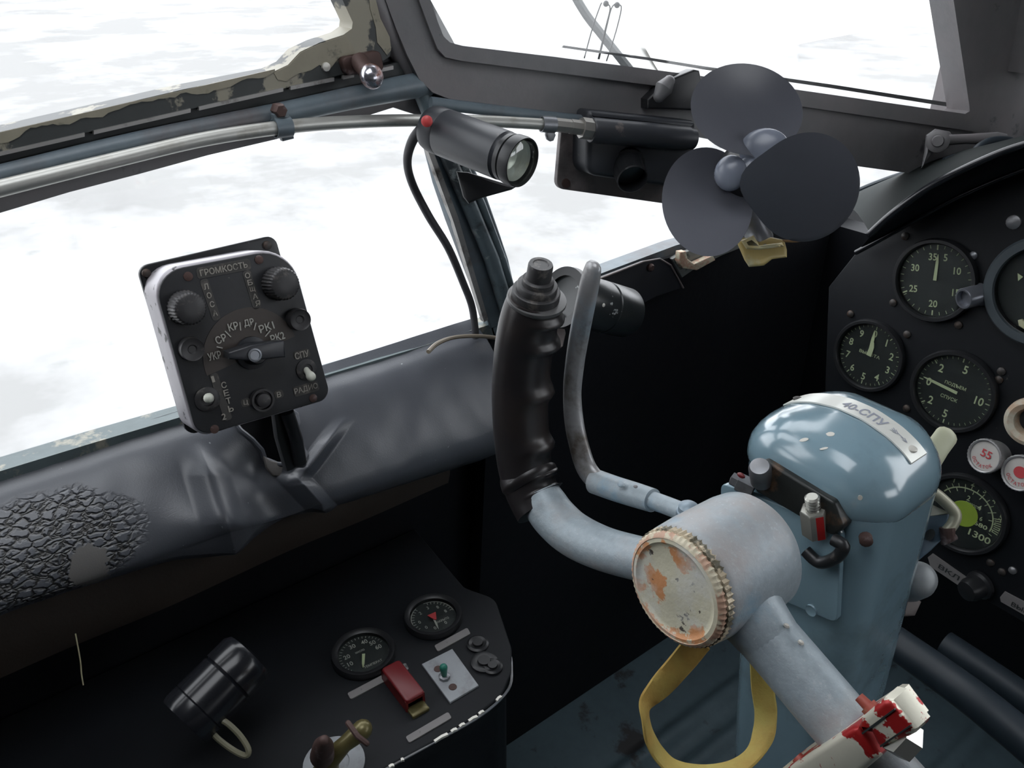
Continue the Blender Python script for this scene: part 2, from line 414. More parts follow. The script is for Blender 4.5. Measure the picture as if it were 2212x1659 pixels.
def quad(*c): return MB().add(c, [tuple(range(len(c)))])
def slab(a, b):
    x0, y0, z0 = a; x1, y1, z1 = b
    return MB().prism([V((x0, y0, z1)), V((x1, y0, z1)), V((x1, y1, z1)), V((x0, y1, z1))], (0, 0, 1), z1-z0)

# floor with pressed ridges running forward
fl = MB()
rid = [(-.47, .012), (-.42, .012), (-.33, .022), (-.21, .014), (-.12, .022), (0, .014), (.09, .022), (.2, .02)]
def fz(x):
    return sum(.009*math.exp(-((x-c)/w)**4) for c, w in rid)
fl.grid(lambda u, v: (-.66+u*1.82, -1.24+v*2.44, fz(-.66+u*1.82)), 360, 2)
part('floor', fl, K['floor'], kind='structure')
part('wall_left', slab((-.66, -1.2, 0), (-.625, 1.2, .6)), K['lining'], kind='structure')
uw = slab((-.66, -1.2, .6), (-.625, -.42, 1.45)); uw.add(slab((-.66, -.42, 1.3), (-.625, .4, 1.45)).v, slab((-.66, -.42, 1.3), (-.625, .4, 1.45)).f)
part('wall_left', uw, K['frame'], kind='structure')
part('wall_right', slab((1.1, -1.2, 0), (1.14, 1.2, .8)), K['lining'], kind='structure')
part('wall_right', slab((1.1, -1.2, 1.1), (1.14, 1.2, 1.45)), K['frame'], kind='structure')
part('wall_right', slab((1.1, -1.2, .8), (1.14, .5, 1.1)), K['frame'], kind='structure')
part('wall_rear', slab((-.66, -1.24, 0), (1.14, -1.2, 1.45)), K['lining'], kind='structure')
part('wall_front', slab((-.66, 1.02, 0), (1.14, 1.06, .62)), K['lining'], kind='structure')
for a, b in (((.95, 1.06, .62), (1.14, 1.1, 1.45)), ((-.52, 1.0, 1.28), (.95, 1.04, 1.45)), ((-.52, 1.06, .62), (.95, 1.1, .84)), ((-.46, 1.0, .84), (.0, 1.04, 1.28))):  # unseen front wall, narrowed round the windscreen to let in less light
    part('wall_front', slab(a, b), K['frame'], kind='structure')
part('window_8', quad((0, 1.03, .84), (.95, 1.03, .84), (.95, 1.03, 1.28), (0, 1.03, 1.28)), K['pane'], kind='structure')
ce = MB()
for a, b in (((-.66, -1.2), (1.14, -.3)), ((-.66, -.3), (-.45, 1.1)), ((0, -.3), (1.14, 1.1)), ((-.45, .35), (0, 1.1))):
    q = slab((a[0], a[1], 1.45), (b[0], b[1], 1.48)); ce.add(q.v, q.f)
part('ceiling', ce, K['frame'], kind='structure')
part('window_6', quad((-.45, -.3, 1.46), (0, -.3, 1.46), (0, .35, 1.46), (-.45, .35, 1.46)), K['pane'], kind='structure')  # unseen roof window, placed over the pad to give the leather its sheen
part('window_7', quad((1.12, .5, .8), (1.12, 1.2, .8), (1.12, 1.2, 1.1), (1.12, .5, 1.1)), K['pane'], kind='structure')  # unseen starboard window, kept small to darken the cockpit

# ---- port window frame: upper pane, slide rail, beam, lower frame
w1 = thing('window_1', 'x', 'x'); del w1['label']; del w1['category']; w1['kind'] = 'structure'
inner = [(-330, 365), (-150, 322), (0, 285), (200, 239), (400, 192), (590, 155), (622, 140), (648, 112), (690, 92), (742, 75), (760, 62), (762, 48), (740, 0), (690, -110), (560, -400)]
outer = [(-330, 410), (-150, 368), (0, 330), (200, 283), (400, 238), (590, 196), (640, 185), (700, 170), (760, 156), (810, 142), (842, 122), (846, 100), (800, 0), (752, -110), (620, -400)]
def ext(pl, a, b, z, off=0):
    A, B = pl.p(*a, off), pl.p(*b, off); return A+(B-A)*((z-A.z)/(B.z-A.z))
wi = poly(WL, inner[:-1], .004)+[ext(WL, inner[-2], inner[-1], 1.27, .004)]; wo = poly(WL, outer[:-1], .004)+[ext(WL, outer[-2], outer[-1], 1.3, .004)]
part('window_frame', MB().prism(wi+wo[::-1], (1, 0, 0), .02), K['wframe'], w1)
part('window_header', slab((-.62, -.42, 1.27), (-.596, wo[-1].y, 1.3)), K['wframe'], w1)
# cream strip of bare primer left along the opening edge of the frame
cr = MB()
xs = [(-330, 366)] + [(x, 285-.232*x+(.002*x if x > 300 else 0)) for x in range(-150, 600, 12)]
top = [(x, y+1) for x, y in xs]
bot = [(x, y+4+20*max(0, .5+.5*noise.noise(V((x*.018, 1.3, 0)))*2) + 5*noise.noise(V((x*.11, 7, 0)))) for x, y in xs]
cr.prism(poly(WL, top+bot[::-1], .0046), (1, 0, 0), .0006)
cr.prism(poly(WL, [(592, 158), (625, 141), (650, 114), (692, 94), (748, 78), (762, 100), (770, 118), (752, 128), (735, 122), (712, 150), (690, 140), (672, 152), (640, 160), (618, 176), (600, 172)], .0046), (1, 0, 0), .0006)
cr.prism(poly(WL, [(812, 0), (822, 40), (842, 80), (845, 108), (836, 120), (828, 108), (815, 92), (812, 60), (800, 20), (798, 0)], .0046), (1, 0, 0), .0006)
part('primer_patch', cr, mat('old_cream_primer', (.3, .275, .21), .55, 0, [((.1, .1, .08), 60, .62, .05)], grain=.2), w1, ang=20)
part('pane', MB().prism(poly(WL, [(-400, 370), (600, 165), (770, 60)], -.012)+[ext(WL, (735, -110), (590, -400), 1.29, -.012), V((-.612, -.42, 1.29)), V((-.612, -.42, .84))], (1, 0, 0), .002), K['pane'], w1)
rl = MB()
def ln(x): return 329-.2285*x if x < 600 else 192-.2*(x-600)
for a, b in ((AFT, -700), (-680, -345), (-330, 183), (203, 412), (430, 612), (628, 722), (742, 765), (822, 850)):
    rl.prism(poly(WL, [(a, ln(a)), (b, ln(b)), (b, ln(b)+8), (a, ln(a)+8)], .006), (1, 0, 0), .004)
part('slide_rail', rl, K['rail'], w1)
ch = MB().prism(poly(WL, [(-330, ln(-330)-2), (600, ln(600)-2), (860, 135), (880, 170), (600, 232), (-330, 460)], .0015), (1, 0, 0), .012)
part('slide_channel', ch, K['dark'], w1)
rv = MB()
for x, y, s_ in ((703, 144, 10),):
    rv.lathe(frame(WL.p(x, y, .004), WL.n), [(ppx(s_, WL.p(x, y)), 0), (ppx(s_*.9, WL.p(x, y)), .002), (.0005, .0025)], 16)
part('rivet', rv, K['edge'], w1)
bp_ = spline([(-330, 458, 22), (-150, 412, 22), (0, 377, 21), (300, 306, 22), (600, 246, 23), (750, 214, 24), (860, 192, 26), (925, 180, 26)], 6)
pp = [WL.p(x, y, .006) for x, y, r_ in bp_]; rr = [ppx(r_, q) for (x, y, r_), q in zip(bp_, pp)]
pp.insert(0, pp[0]+(pp[0]-pp[1]).normalized()*.40); rr.insert(0, rr[0])
part('trim_1', MB().tube(pp, rr, 16), K['beam'], kind='structure')
lo = MB().prism(poly(WL, [(-330, 492), (0, 412), (300, 335), (600, 268), (760, 232), (905, 205), (925, 240), (905, 250), (850, 232), (800, 248), (700, 268), (600, 300), (450, 335), (300, 376), (150, 415), (0, 460), (-330, 552)], .0), (1, 0, 0), .02)
part('trim_2', lo, K['frame'], kind='structure')

# filler post between the port window frame and the windscreen frame
part('trim_8', MB().prism(poly(WL, [(300, -1000), (560, -400), (715, -110), (765, 0), (820, 100), (835, 190), (965, 240), (985, 100), (930, 0), (880, -110), (790, -400), (600, -1000)], -.008), (1, 0, 0), .012), mat('dark_grey_post', (.055, .06, .066), .45, grain=.2), kind='structure')
part('trim_9', MB().tube([WL.p(x, y, -.004) for x, y in ((420, -1000), (690, -300), (760, -110), (808, 0), (850, 90), (895, 165))], .0085, 14), K['frame'], kind='structure')

# lower port window
w2 = thing('window_2', 'x', 'x'); del w2['label']; del w2['category']; w2['kind'] = 'structure'
part('pane', MB().prism(poly(WL, [(-400, 500), (940, 200), (1070, 720), (0, 1040), (-400, 1170)], -.02), (1, 0, 0), .002), K['pane'], w2)
sl = MB().prism(poly(WL, [(-400, 1150), (-100, 1048), (0, 1018), (200, 957), (400, 898), (700, 812), (900, 752), (1062, 700), (1075, 740), (900, 800), (700, 858), (400, 940), (200, 1000), (0, 1062), (-100, 1090), (-400, 1190)], -.002), (1, 0, 0), .02)
part('window_sill', sl, mat('dusty_green_sill', (.1, .13, .135), .55, 0, [((.28, .27, .22), 40, .6, .04)], bump=(90, .4, .001), grain=.25), w2)

# ---- windscreen side panel: frame plate with its opening
w3 = thing('window_3', 'x', 'x'); del w3['label']; del w3['category']; w3['kind'] = 'structure'
ri = [(530, -1300), (760, -560), (870, -200), (930, 0), (945, 45), (958, 78), (972, 92), (1000, 99), (1200, 123), (1500, 162), (1800, 205), (2085, 246), (2095, 240), (2094, 228), (2060, 0), (2020, -250), (1960, -620), (1850, -1250)]
ro = [(380, -1700), (610, -560), (760, -200), (833, 0), (855, 60), (880, 120), (905, 170), (935, 200), (975, 215), (1250, 252), (1500, 295), (1800, 352), (2300, 420), (2420, 380), (2400, 0), (2360, -250), (2300, -620), (2150, -1650)]
part('window_frame', MB().ring(poly(WS, ro, .004), poly(WS, ri, .004), WS.n, .03), K['frame'], w3)
# raised inner step round the opening
st0 = [(500, -1300), (735, -560), (843, -200), (905, 0), (925, 55), (945, 105), (962, 124), (1000, 132), (1200, 157), (1500, 196), (1800, 240), (2110, 285), (2135, 270), (2130, 240), (2095, 0), (2055, -250), (1990, -620), (1880, -1250)]
stp = MB().ring(poly(WS, ri, .0085), poly(WS, st0, .0085), WS.n, .006)
stp.v = stp.v; part('frame_step', stp, K['frame'], w3)
part('pane', MB().prism(poly(WS, [(480, -1350), (700, -600), (930, 40), (980, 110), (2100, 260), (2110, 200), (2000, -640), (1860, -1300)], -.02), WS.n, .002), K['pane'], w3)
# weather strip just outside the glass
ws = MB().prism(poly(WS, [(1215, 103), (1400, 130), (1520, 150), (1800, 191), (2096, 238), (2096, 229), (1800, 183), (1520, 143), (1400, 124), (1218, 98)], -.03), WS.n, .002)
part('weather_strip', ws, K['dark'], w3)
# frame underside rail below the plate
ur = MB().tube([WS.p(x, y, .012) for x, y in ((930, 222), (1100, 243), (1270, 262))], [ppx(13, A0)]*3, 10)
part('lower_lip', ur, K['beam'], w3)
# rest of the surround right of the frame, up to the centre


# ---- corner post between the port windows and the forward window
w4 = thing('window_4', 'x', 'x'); del w4['label']; del w4['category']; w4['kind'] = 'structure'
part('pane', MB().prism(poly(WL, [(1000, 230), (1100, 600), (1120, 680), (1480, 545), (2060, 390), (2100, 330)], -.03), (1, 0, 0), .002), K['pane'], w4)
post = MB().prism(poly(WL, [(905, 200), (985, 215), (1010, 330), (1045, 400), (1080, 500), (1100, 560), (1118, 640), (1130, 690), (1060, 712), (1035, 640), (1005, 560), (975, 480), (948, 400), (925, 310)], .0), (1, 0, 0), .010, .003)
part('corner_post', post, K['beam'], w4)
rb = MB()
for pts, wd in ((((905, 190), (950, 300), (1012, 440), (1062, 560), (1098, 680)), 17), (((930, 210), (990, 330), (1040, 440), (1085, 560), (1112, 650)), 9)):
    q = [WL.p(x, y, .006) for x, y in pts]; rb.tube(q, [ppx(wd, z) for z in q], 10)
part('post_rib', rb, mat('flaked_blue_post_paint', (.13, .17, .19), .45, 0, [((.05, .06, .065), 22, .55, .04), ((.3, .34, .34), 40, .64, .03)], bump=(70, .6, .0015), grain=.25), w4)
se = MB().prism(poly(WL, [(922, 320), (932, 316), (990, 470), (1055, 690), (1046, 696), (980, 480)], .0035), (1, 0, 0), .006)
part('post_edge', se, K['rail'], w4)

# forward sill above the black side lining
fs = MB().prism(poly(WL, [(1060, 700), (1200, 645), (1300, 590), (1460, 530), (1700, 462), (1850, 422), (1960, 392), (2060, 372), (2060, 388), (1850, 438), (1700, 480), (1460, 548), (1300, 606), (1200, 668), (1070, 740)], -.002), (1, 0, 0), .02)
part('trim_4', fs, K['beam'], kind='structure')
sp = MB().prism(poly(WL, [(1060, 735), (1180, 700), (1290, 606), (1400, 566), (1450, 556), (1480, 556), (1500, 545), (1700, 484), (1850, 442), (1950, 414), (2100, 375), (2100, 2100), (1000, 2100)], .002), (1, 0, 0), .02)
part('wall_left', sp, K['lining'], kind='structure')
tp = MB().prism(poly(WL, [(1200, 640), (1285, 606), (1390, 566), (1425, 560), (1448, 574), (1475, 622), (1420, 640), (1300, 700), (1210, 700)], .006), (1, 0, 0), .004, .001)
part('trim_5', tp, mat('satin_black_trim', (.03, .031, .037), .42, 0, [((.2, .13, .1), 60, .72, .03)]), kind='structure')
te = MB().tube([WL.p(x, y, .0065) for x, y in ((1290, 604), (1390, 565), (1425, 559), (1449, 573), (1476, 622))], .0011, 8)
part('trim_6', te, K['boxbr'], kind='structure')

# ---- glareshield over the instrument panel
HP = Plane((0, .775, .8), (0, -1, 0), (1, 0, 0)); HQ = Plane((0, .815, .8), (0, -1, 0), (1, 0, 0)); HB = Plane((0, .99, .8), (0, -1, 0), (1, 0, 0))
t1 = spline([(1880, 505), (1930, 460), (2013, 401), (2121, 347), (2212, 312), (2330, 285), (2480, 285), (2700, 350), (2950, 480)], 8)
t2 = spline([(1850, 545), (1922, 506), (1995, 465), (2085, 418), (2212, 366), (2330, 335), (2480, 335), (2700, 400), (2950, 540)], 8)
t0 = spline([(1800, 445), (1859, 412), (1950, 378), (2013, 362), (2076, 355), (2200, 330), (2350, 310), (2550, 330), (2800, 380)], 8)
gs = thing('glareshield', 'black leather glareshield with two shiny rolled rims, arching over the round gauges', 'glareshield', HP.p(1950, 450))
a1, a2, a0 = [HP.p(x, y) for x, y in t1], [HQ.p(x, y) for x, y in t2], [HB.p(x, y) for x, y in t0]
def band(A, B, bulge=(0, 0, 0), n=6):
    m = MB(); K_ = len(A)-1
    def fn(u, v):
        i = min(int(u*K_+1e-6), K_); return A[i].lerp(B[i], v)+V(bulge)*sin(pi*v)
    return m.grid(fn, K_, n)
part('hood_skin', band(a0, a1, (0, 0, .012)), mat('dusty_hood_leather', (.016, .02, .02), .75, spec=.15), gs)
part('hood_lining', band(a1, a2, (0, .01, .004)), K['lining'], gs)
part('outer_rim', MB().tube(a1, [ppx(8.5, q) for q in a1], 12, round_end=True), K['gloss'], gs)
part('inner_rim', MB().tube(a2, [ppx(5.5, q) for q in a2], 12, round_end=True), K['gloss'], gs)
part('back_seam', MB().tube([q+V((0, -.002, .002)) for q in a0], [.0028]*len(a0), 8), K['hose'], gs)
# ================================================================ OUTSIDE
gr = MB().add([(-300, -300, -2.4), (300, -300, -2.4), (300, 300, -2.4), (-300, 300, -2.4)], [(0, 1, 2, 3)])
gm = mat('pale_grey_apron', (.35, .35, .35), .9, 0, [((.222, .222, .218), .3, .5, .08), ((.23, .235, .23), 2.5, .66, .08)], grain=.1, gscale=1)  # pale ground colour with its own greyer patches
part('ground', gr, gm, kind='structure')
# generic cowling standing in for an unidentified pale shape ahead of the side window
cw = thing('generic_cowling', 'pale grey rounded cowling-like shape with a dark edge strip, outside the upper front window', 'cowling', P(1700, 60, 1.9))
CP = [(1225, -40), (1262, 25), (1300, 75), (1340, 125), (1380, 175)]
edge = [P(x, y, 1.5) for x, y in spline(CP, 6)]
far_ = [P(x+900, y+20, 2.6) for x, y in spline(CP, 6)]
mid = MB(); ne = len(edge)-1
mid.grid(lambda u, v: edge[int(u*ne+.001)].lerp(far_[int(u*ne+.001)], v)+V((-.1, 0, .18))*sin(pi*v*.5), ne, 12)
mid.grid(lambda u, v: edge[int(u*ne+.001)].lerp(far_[int(u*ne+.001)]+V((.3, .5, -1.6)), v)+V((.1, .1, -.1)), ne, 12)
part('cowling_skin', mid, mat('pale_grey_aircraft_paint', (.5, .5, .48), .4), cw)
part('edge_strip', MB().tube(edge, .008, 8), K['dark'], cw)
# heating wires standing on the outside of the front window
hw = thing('twin_wire_loop', 'thin bent wires with two round black beads, standing outside the upper front window', 'wire fitting', WS.p(1305, 130, -.035))
wr = MB()
for pts in (((1262, 126), (1280, 60), (1296, 14), (1300, 6)), ((1292, 128), (1308, 60), (1318, 18), (1310, 8)), ((1294, 128), (1310, 60), (1320, 20), (1328, 9)), ((1310, 132), (1330, 70), (1342, 20), (1338, 10))):
    wr.tube([WS.p(x, y, -.035) for x, y in spline(pts, 4)], .0006, 6)
part('wire', wr, K['dark'], hw)
for x, y in ((1309, 8), (1333, 11)):
    part('bead', MB().ball(WS.p(x, y, -.035), .0026), K['dark'], hw)
# ================================================================ LEATHER SILL PAD
prof = [(-.612, -.340), (-.602, -.3465), (-.590, -.352), (-.578, -.361), (-.566, -.373), (-.556, -.385), (-.548, -.397), (-.543, -.408), (-.543, -.416), (-.548, -.424), (-.556, -.430), (-.568, -.438), (-.585, -.447), (-.61, -.456)]
pr = spline(prof, 5); NP = len(pr)-1
def pad(u, v):
    y = (-.42+.54*u/.25) if u < .25 else (.12+.17*(u-.25)/.5 if u < .75 else .29+.14*(u-.75)/.25)
    i = min(int(v*NP), NP-1); t = v*NP-i
    x = pr[i][0]*(1-t)+pr[i+1][0]*t; z = pr[i][1]*(1-t)+pr[i+1][1]*t
    k = min(1, max(0, y/.4))                       # the pad hangs deeper further forward
    z = -.34+(z+.34)*(.9+.42*k); x += .006*k*max(0, min(1, v*2))
    q = V((x, y, .98+z))
    # folds pulled down from the tear
    sx, sy = proj(q)
    def tri(a, b, c, amp):
        nonlocal_d = 0
        ax, ay = a; bx, by = b; cx, cy = c
        d = (by-cy)*(ax-cx)+(cx-bx)*(ay-cy)
        l1 = ((by-cy)*(sx-cx)+(cx-bx)*(sy-cy))/d; l2 = ((cy-ay)*(sx-cx)+(ax-cx)*(sy-cy))/d; l3 = 1-l1-l2
        m = min(l1, l2, l3)
        return amp*max(0, min(1, m*3.2+.0)) if m > 0 else 0
    h = 0
    h += .012*math.exp(-(((sx-470)/95)**2+((sy-1150)/75)**2))          # bulge left of the tear
    g = max(0, 1-abs((sx-430-(sy-960)*.30)/60))*max(0, min(1, (sy-950)/80))*max(0, min(1, (1200-sy)/60)); h += .008*g*g*(3-2*g)
    h -= .013*math.exp(-(((sx-560)/60)**2+((sy-1010)/60)**2))          # hollow under the control box
    h -= .008*math.exp(-(((sx-590)/75)**2+((sy-1100)/45)**2))
    g = max(0, 1-abs(((sx-640)-(sy-1035)*.9)/38))*max(0, min(1, (sy-1020)/30))*max(0, min(1, (1120-sy)/30)); h += .008*g
    g = max(0, 1-abs(((sx-650)+(sy-1030)*.75)/26))*max(0, min(1, (1045-sy)/30))*max(0, min(1, (sy-900)/60)); h += .006*g
    h += .0012*noise.noise(V((y*14, z*20, 0)))+.0008*noise.noise(V((y*45, z*40, 3)))
    n = V((.75, 0, .66)) if v < .62 else V((.9, 0, -.4))
    return q+n*h
hole = [(520, 930), (545, 950), (565, 972), (572, 992), (600, 1003), (655, 1005), (662, 985), (640, 940), (644, 915), (640, 895), (600, 870), (500, 905)]
def inside(x, y, pg):
    c = False; n = len(pg)
    for i in range(n):
        (x1, y1), (x2, y2) = pg[i-1], pg[i]
        if (y1 > y) != (y2 > y) and x < (x2-x1)*(y-y1)/(y2-y1)+x1: c = not c
    return c
pm = MB().grid(pad, 560, 170, skip=lambda q, u, v: v < .75 and inside(*proj(q), hole))
full = MB().grid(pad, 300, 90); pad_bvh = BVHTree.FromPolygons([tuple(v) for v in full.v], full.f)
pd = thing('sill_pad', 'cracked black leather padding along the port sill, dented and torn below the control box', 'padding', PADO)
part('leather_cover', pm, K['leather'], pd, ang=180)
# grey wadding seen in the tear and the curled edge of the leather
wd = MB().prism([PADPL.p(x, y, -.004) for x, y in ((571, 985), (585, 995), (620, 1003), (655, 1006), (648, 1022), (620, 1030), (590, 1028), (576, 1010))], PADPL.n, .004, .001)
part('torn_flap', wd, mat('grey_leather_back', (.17, .16, .15), .6, bump=(300, .4, .0005)), pd)
hp_ = []
for i in range(len(hole)):
    for k in range(5):
        t_ = k/5; x_ = hole[i-1][0]*(1-t_)+hole[i][0]*t_; y_ = hole[i-1][1]*(1-t_)+hole[i][1]*t_
        h_ = pad_bvh.ray_cast(EYE, ray(x_, y_).normalized())
        if h_[0]: hp_.append(h_[0])
part('torn_edge', MB().tube([tuple(q) for q in spline(hp_+[hp_[0]], 2)], .0022, 8), K['leather'], pd)
part('backing', MB().prism([PADPL.p(x, y, -.035) for x, y in ((430, 860), (760, 800), (760, 1060), (430, 1080))], PADPL.n, .003), K['lining'], pd)
part('sill_pad_skirt', MB().grid(lambda u, v: V((-.622+.036*sin(v*2.2)+(.005*noise.noise(V((u*7, v*2, 0)))), -.42+.8*u, .555-(.08-.0*u)*v)), 60, 6), K['brown'], pd)

# ================================================================ PORT CONTROL BOX (intercom)
BX = Plane(P(520, 740, .555), (.966, 0, .259), (0, 1, 0))
bx = thing('intercom_control_box', 'black control box with Cyrillic lettering and knobs, standing on the leather sill pad', 'control box', BX.fr(520, 740))
def to2(pl, pts, off=0):
    return [V(((pl.p(x, y, off)-pl.o).dot(pl.x), (pl.p(x, y, off)-pl.o).dot(pl.y))) for x, y in pts]
def fr2(pl, pts, off=0): return [pl.o+pl.x*p.x+pl.y*p.y+pl.n*off for p in pts]
fc = [(321, 586), (627, 529), (718, 862), (423, 948)]
o2 = roundpoly(to2(BX, fc), [.019, .026, .009, .011], 8)
part('case', MB().prism(fr2(BX, o2, 0), BX.n, .03, .0025), K['casew'], bx)
def inset2(pts, d):
    c = sum((V(p) for p in pts), V((0, 0)))/len(pts); return [p+(c-p).normalized()*d for p in pts]
part('face', MB().prism(fr2(BX, inset2(o2, .0016), .0012), BX.n, .002, .0006), K['facebk'], bx)
bk = roundpoly(to2(BX, [(296, 576), (594, 507), (690, 850), (405, 942)], -.03), [.007]*4, 5)
bpn = part('back_plate', MB().prism(fr2(BX, bk, -.03), BX.n, .004, .0008), K['black'], bx)
for x, y in ((316, 590), (577, 530)):
    m = BX.fr(x, y, -.03); r_ = ppx(10, m.translation)
    part('screw', MB().lathe(m, [(r_, 0), (r_*.9, .0015), (r_*.5, .0022), (.0003, .0024)], 16), K['screw'], bpn)
def knob(pl, x, y, rpx, h, mt, parent, name, flute=0, prof=None, off=.0012, seg=32, tilt=None):
    m = pl.fr(x, y, off); r_ = ppx(rpx, m.translation)
    if tilt: m = frame(m.translation, tilt, pl.x)
    pf = prof(r_, h) if prof else [(r_, 0), (r_, h*.6), (r_*.93, h*.86), (r_*.8, h), (.0004, h)]
    fn = (lambda a, q, z: q*(1-.05*(.5+.5*cos(a*flute))) if q > r_*.9 else q) if flute else None
    return part(name, MB().lathe(m, pf, seg if not flute else flute*4, fn), mt, parent)
big = lambda r_, h: [(r_*1.06, 0), (r_*1.06, h*.25), (r_, h*.3), (r_, h*.75), (r_*.92, h*.95), (r_*.8, h), (r_*.3, h*1.02), (.0003, h*1.02)]
knob(BX, 399, 664, 36, .014, K['cap'], bx, 'volume_knob', 30, big); knob(BX, 600, 612, 35, .014, K['cap'], bx, 'volume_knob', 30, big)
flat = lambda r_, h: [(r_, 0), (r_, h*.7), (r_*.95, h), (r_*.8, h*.9), (r_*.4, h*.85), (r_*.3, h*.7), (.0003, h*.7)]
knob(BX, 411, 753, 26, .006, K['cap'], bx, 'socket_cap', 0, flat); knob(BX, 640, 689, 24, .008, K['cap'], bx, 'socket_cap', 0, flat)
cup = lambda r_, h: [(r_, 0), (r_, h), (r_*.82, h), (r_*.78, h*.35), (r_*.62, h*.35), (r_*.6, h*1.5), (r_*.5, h*1.6), (.0003, h*1.6)]
knob(BX, 565, 863, 25, .0035, K['cap'], bx, 'push_button', 0, cup)
# selector: arc plate, lever
ar = MB(); c0 = (545, 768)
cc = BX.p(*c0, .0016); r1, r2 = ppx(66, cc), ppx(104, cc)
aa = [R(a) for a in range(188, 4, -6)]
xa, ya = BX.x, BX.y
part('dial_arc', ar.prism([cc+xa*(r2*cos(a))+ya*(r2*sin(a)) for a in aa]+[cc+xa*(.3*r2*cos(a))+ya*(.3*r2*sin(a)) for a in aa[::-1]], BX.n, .0008), K['arcp'], bx)
sel = MB(); m = BX.fr(543, 762, .001); r_ = ppx(36, m.translation)
sel.lathe(m, [(r_, 0), (r_, .002), (r_*.98, .003), (r_*.7, .0035), (r_*.62, .010), (r_*.5, .013), (.0003, .0135)], 36)
a, b = BX.p(494, 769, .016), BX.p(616, 754, .016); c = BX.p(548, 764, .019); d = (b-a).normalized(); nn = BX.n; w = d.cross(nn)
L_ = (b-a).length
m2 = frame((a+b)/2, nn, d)
sel.prism([m2 @ V(p) for p in ((-L_/2, -.0022, 0), (-L_*.1, -.0052, 0), (L_*.1, -.0052, 0), (L_/2, -.0055, 0), (L_/2, .0055, 0), (L_*.1, .0055, 0), (-L_*.1, .0052, 0), (-L_/2, .0022, 0))], nn, .011, .0012)
so = part('selector_lever', sel, mat('bakelite_black', (.028, .03, .036), .32), bx)
part('set_screw', MB().lathe(frame(BX.p(550, 767, .0165), nn), [(.0045, 0), (.0045, .001), (.0035, .0012), (.003, .0004), (.0002, .0004)], 20), K['steel'], so)
def toggle(pl, x, y, rpx, tip, mt, parent, l=.012):
    m = pl.fr(x, y, .001); r_ = ppx(rpx, m.translation)
    t = part('toggle_switch', MB().lathe(m, [(r_, 0), (r_, .0014), (r_*.8, .0022), (r_*.55, .0022), (r_*.5, .0008), (.0003, .0008)], 28), K['cap'], parent)
    p0 = m.translation; p1 = pl.p(tip[0], tip[1], l)
    part('toggle_tip', MB().tube([p0, p0.lerp(p1, .5), p0.lerp(p1, .8), p1], [.0021, .0024, .0032, .0034], 14, round_end=True), mt, t)
toggle(BX, 447, 862, 27, (451, 860), K['ivory'], bx); toggle(BX, 661, 798, 23, (672, 814), K['ivory'], bx, .009)
for x, y in ((406, 597), (559, 561), (463, 927), (676, 860)):
    m = BX.fr(x, y, .001); part('screw', MB().lathe(m, [(.003, 0), (.0029, .0008), (.0015, .0012), (.0002, .0012)], 16), K['rust'], bx)
# raised label fields and lettering
def field(a, b, h, txts=(), nm='label_field'):
    A, B = V(a), V(b); d = (B-A).normalized(); w = V((-d.y, d.x))*h/2; e = d*h*.3
    pl_ = roundpoly([V(q) for q in to2(BX, [tuple(A-e-w), tuple(B+e-w), tuple(B+e+w), tuple(A-e+w)], .0014)], .0018, 4)
    o = part(nm, MB().prism(fr2(BX, pl_, .0016), BX.n, .0006), K['letterpatch'], bx)
    tx = MB()
    for t_ in txts: tx.textpx(t_[0], BX, t_[1], t_[2], t_[3], .0022)
    if txts: part('lettering', tx, K['letter'], o)
field((432, 590), (534, 571), 24, [('ГРОМКОСТЬ', (432, 590), (534, 571), 14)])
field((441, 608), (467, 686), 18, [(c_, (440+6.5*i, 620+19*i), (450+6.5*i, 618+19*i), 13) for i, c_ in enumerate('ЛОСА')])
field((533, 590), (555, 662), 18, [(c_, (529+5.5*i, 596+15*i), (540+5.5*i, 594+15*i), 12) for i, c_ in enumerate('ОБЩАЯ')])
field((462, 812), (492, 902), 18, [(c_, (478+5*i, 833+17*i), (489+5*i, 830+17*i), 14) for i, c_ in enumerate('СЕТЬ')]+[('1', (457, 820), (463, 818), 14), ('2', (479, 901), (488, 899), 14)])
field((640, 768), (664, 762), 18, [('СПУ', (637, 770), (667, 762), 15)])
field((640, 846), (682, 834), 21, [('РАДИО', (636, 847), (686, 833), 15)])
field((598, 853), (607, 850), 17, [('В', (598, 853), (607, 851), 12)])
field((526, 871), (536, 868), 17, [('Ц', (526, 871), (536, 869), 12)])
tx = MB(); T = lambda s_, a, b, h: tx.textpx(s_, BX, a, b, h, .0026)
for s_, a, b in (('УКР', (449, 772), (477, 765)), ('СР', (466, 737), (488, 727)), ('КР', (493, 708), (514, 702)), ('ДР', (527, 700), (548, 695)), ('РК1', (560, 712), (591, 701)), ('РК2', (585, 733), (614, 723))): T(s_, a, b, 17)
for a, b in (((468, 749), (481, 752)), ((486, 715), (499, 728)), ((518, 696), (520, 714)), ((553, 697), (549, 713)), ((584, 714), (573, 727))):
    A, B = BX.p(*a, .0026), BX.p(*b, .0026); d_ = (B-A).normalized(); w_ = d_.cross(BX.n)*.00035; tx.add([A-w_, A+w_, B+w_, B-w_], [(0, 1, 2, 3)])
part('arc_lettering', tx, K['letterw'], bx)
# dark stem that holds the box, going down into the tear
st = MB()
q = [BX.p(600, 850, -.03), BX.p(610, 930, -.036), BX.p(630, 1000, -.04)]
st.tube(q, [(.012, .006)]*3, 10); st.tube([BX.p(620, 890, -.02), BX.p(640, 950, -.025), BX.p(648, 1000, -.03)], [.005]*3, 10)
part('mounting_stem', st, K['black'], bx)

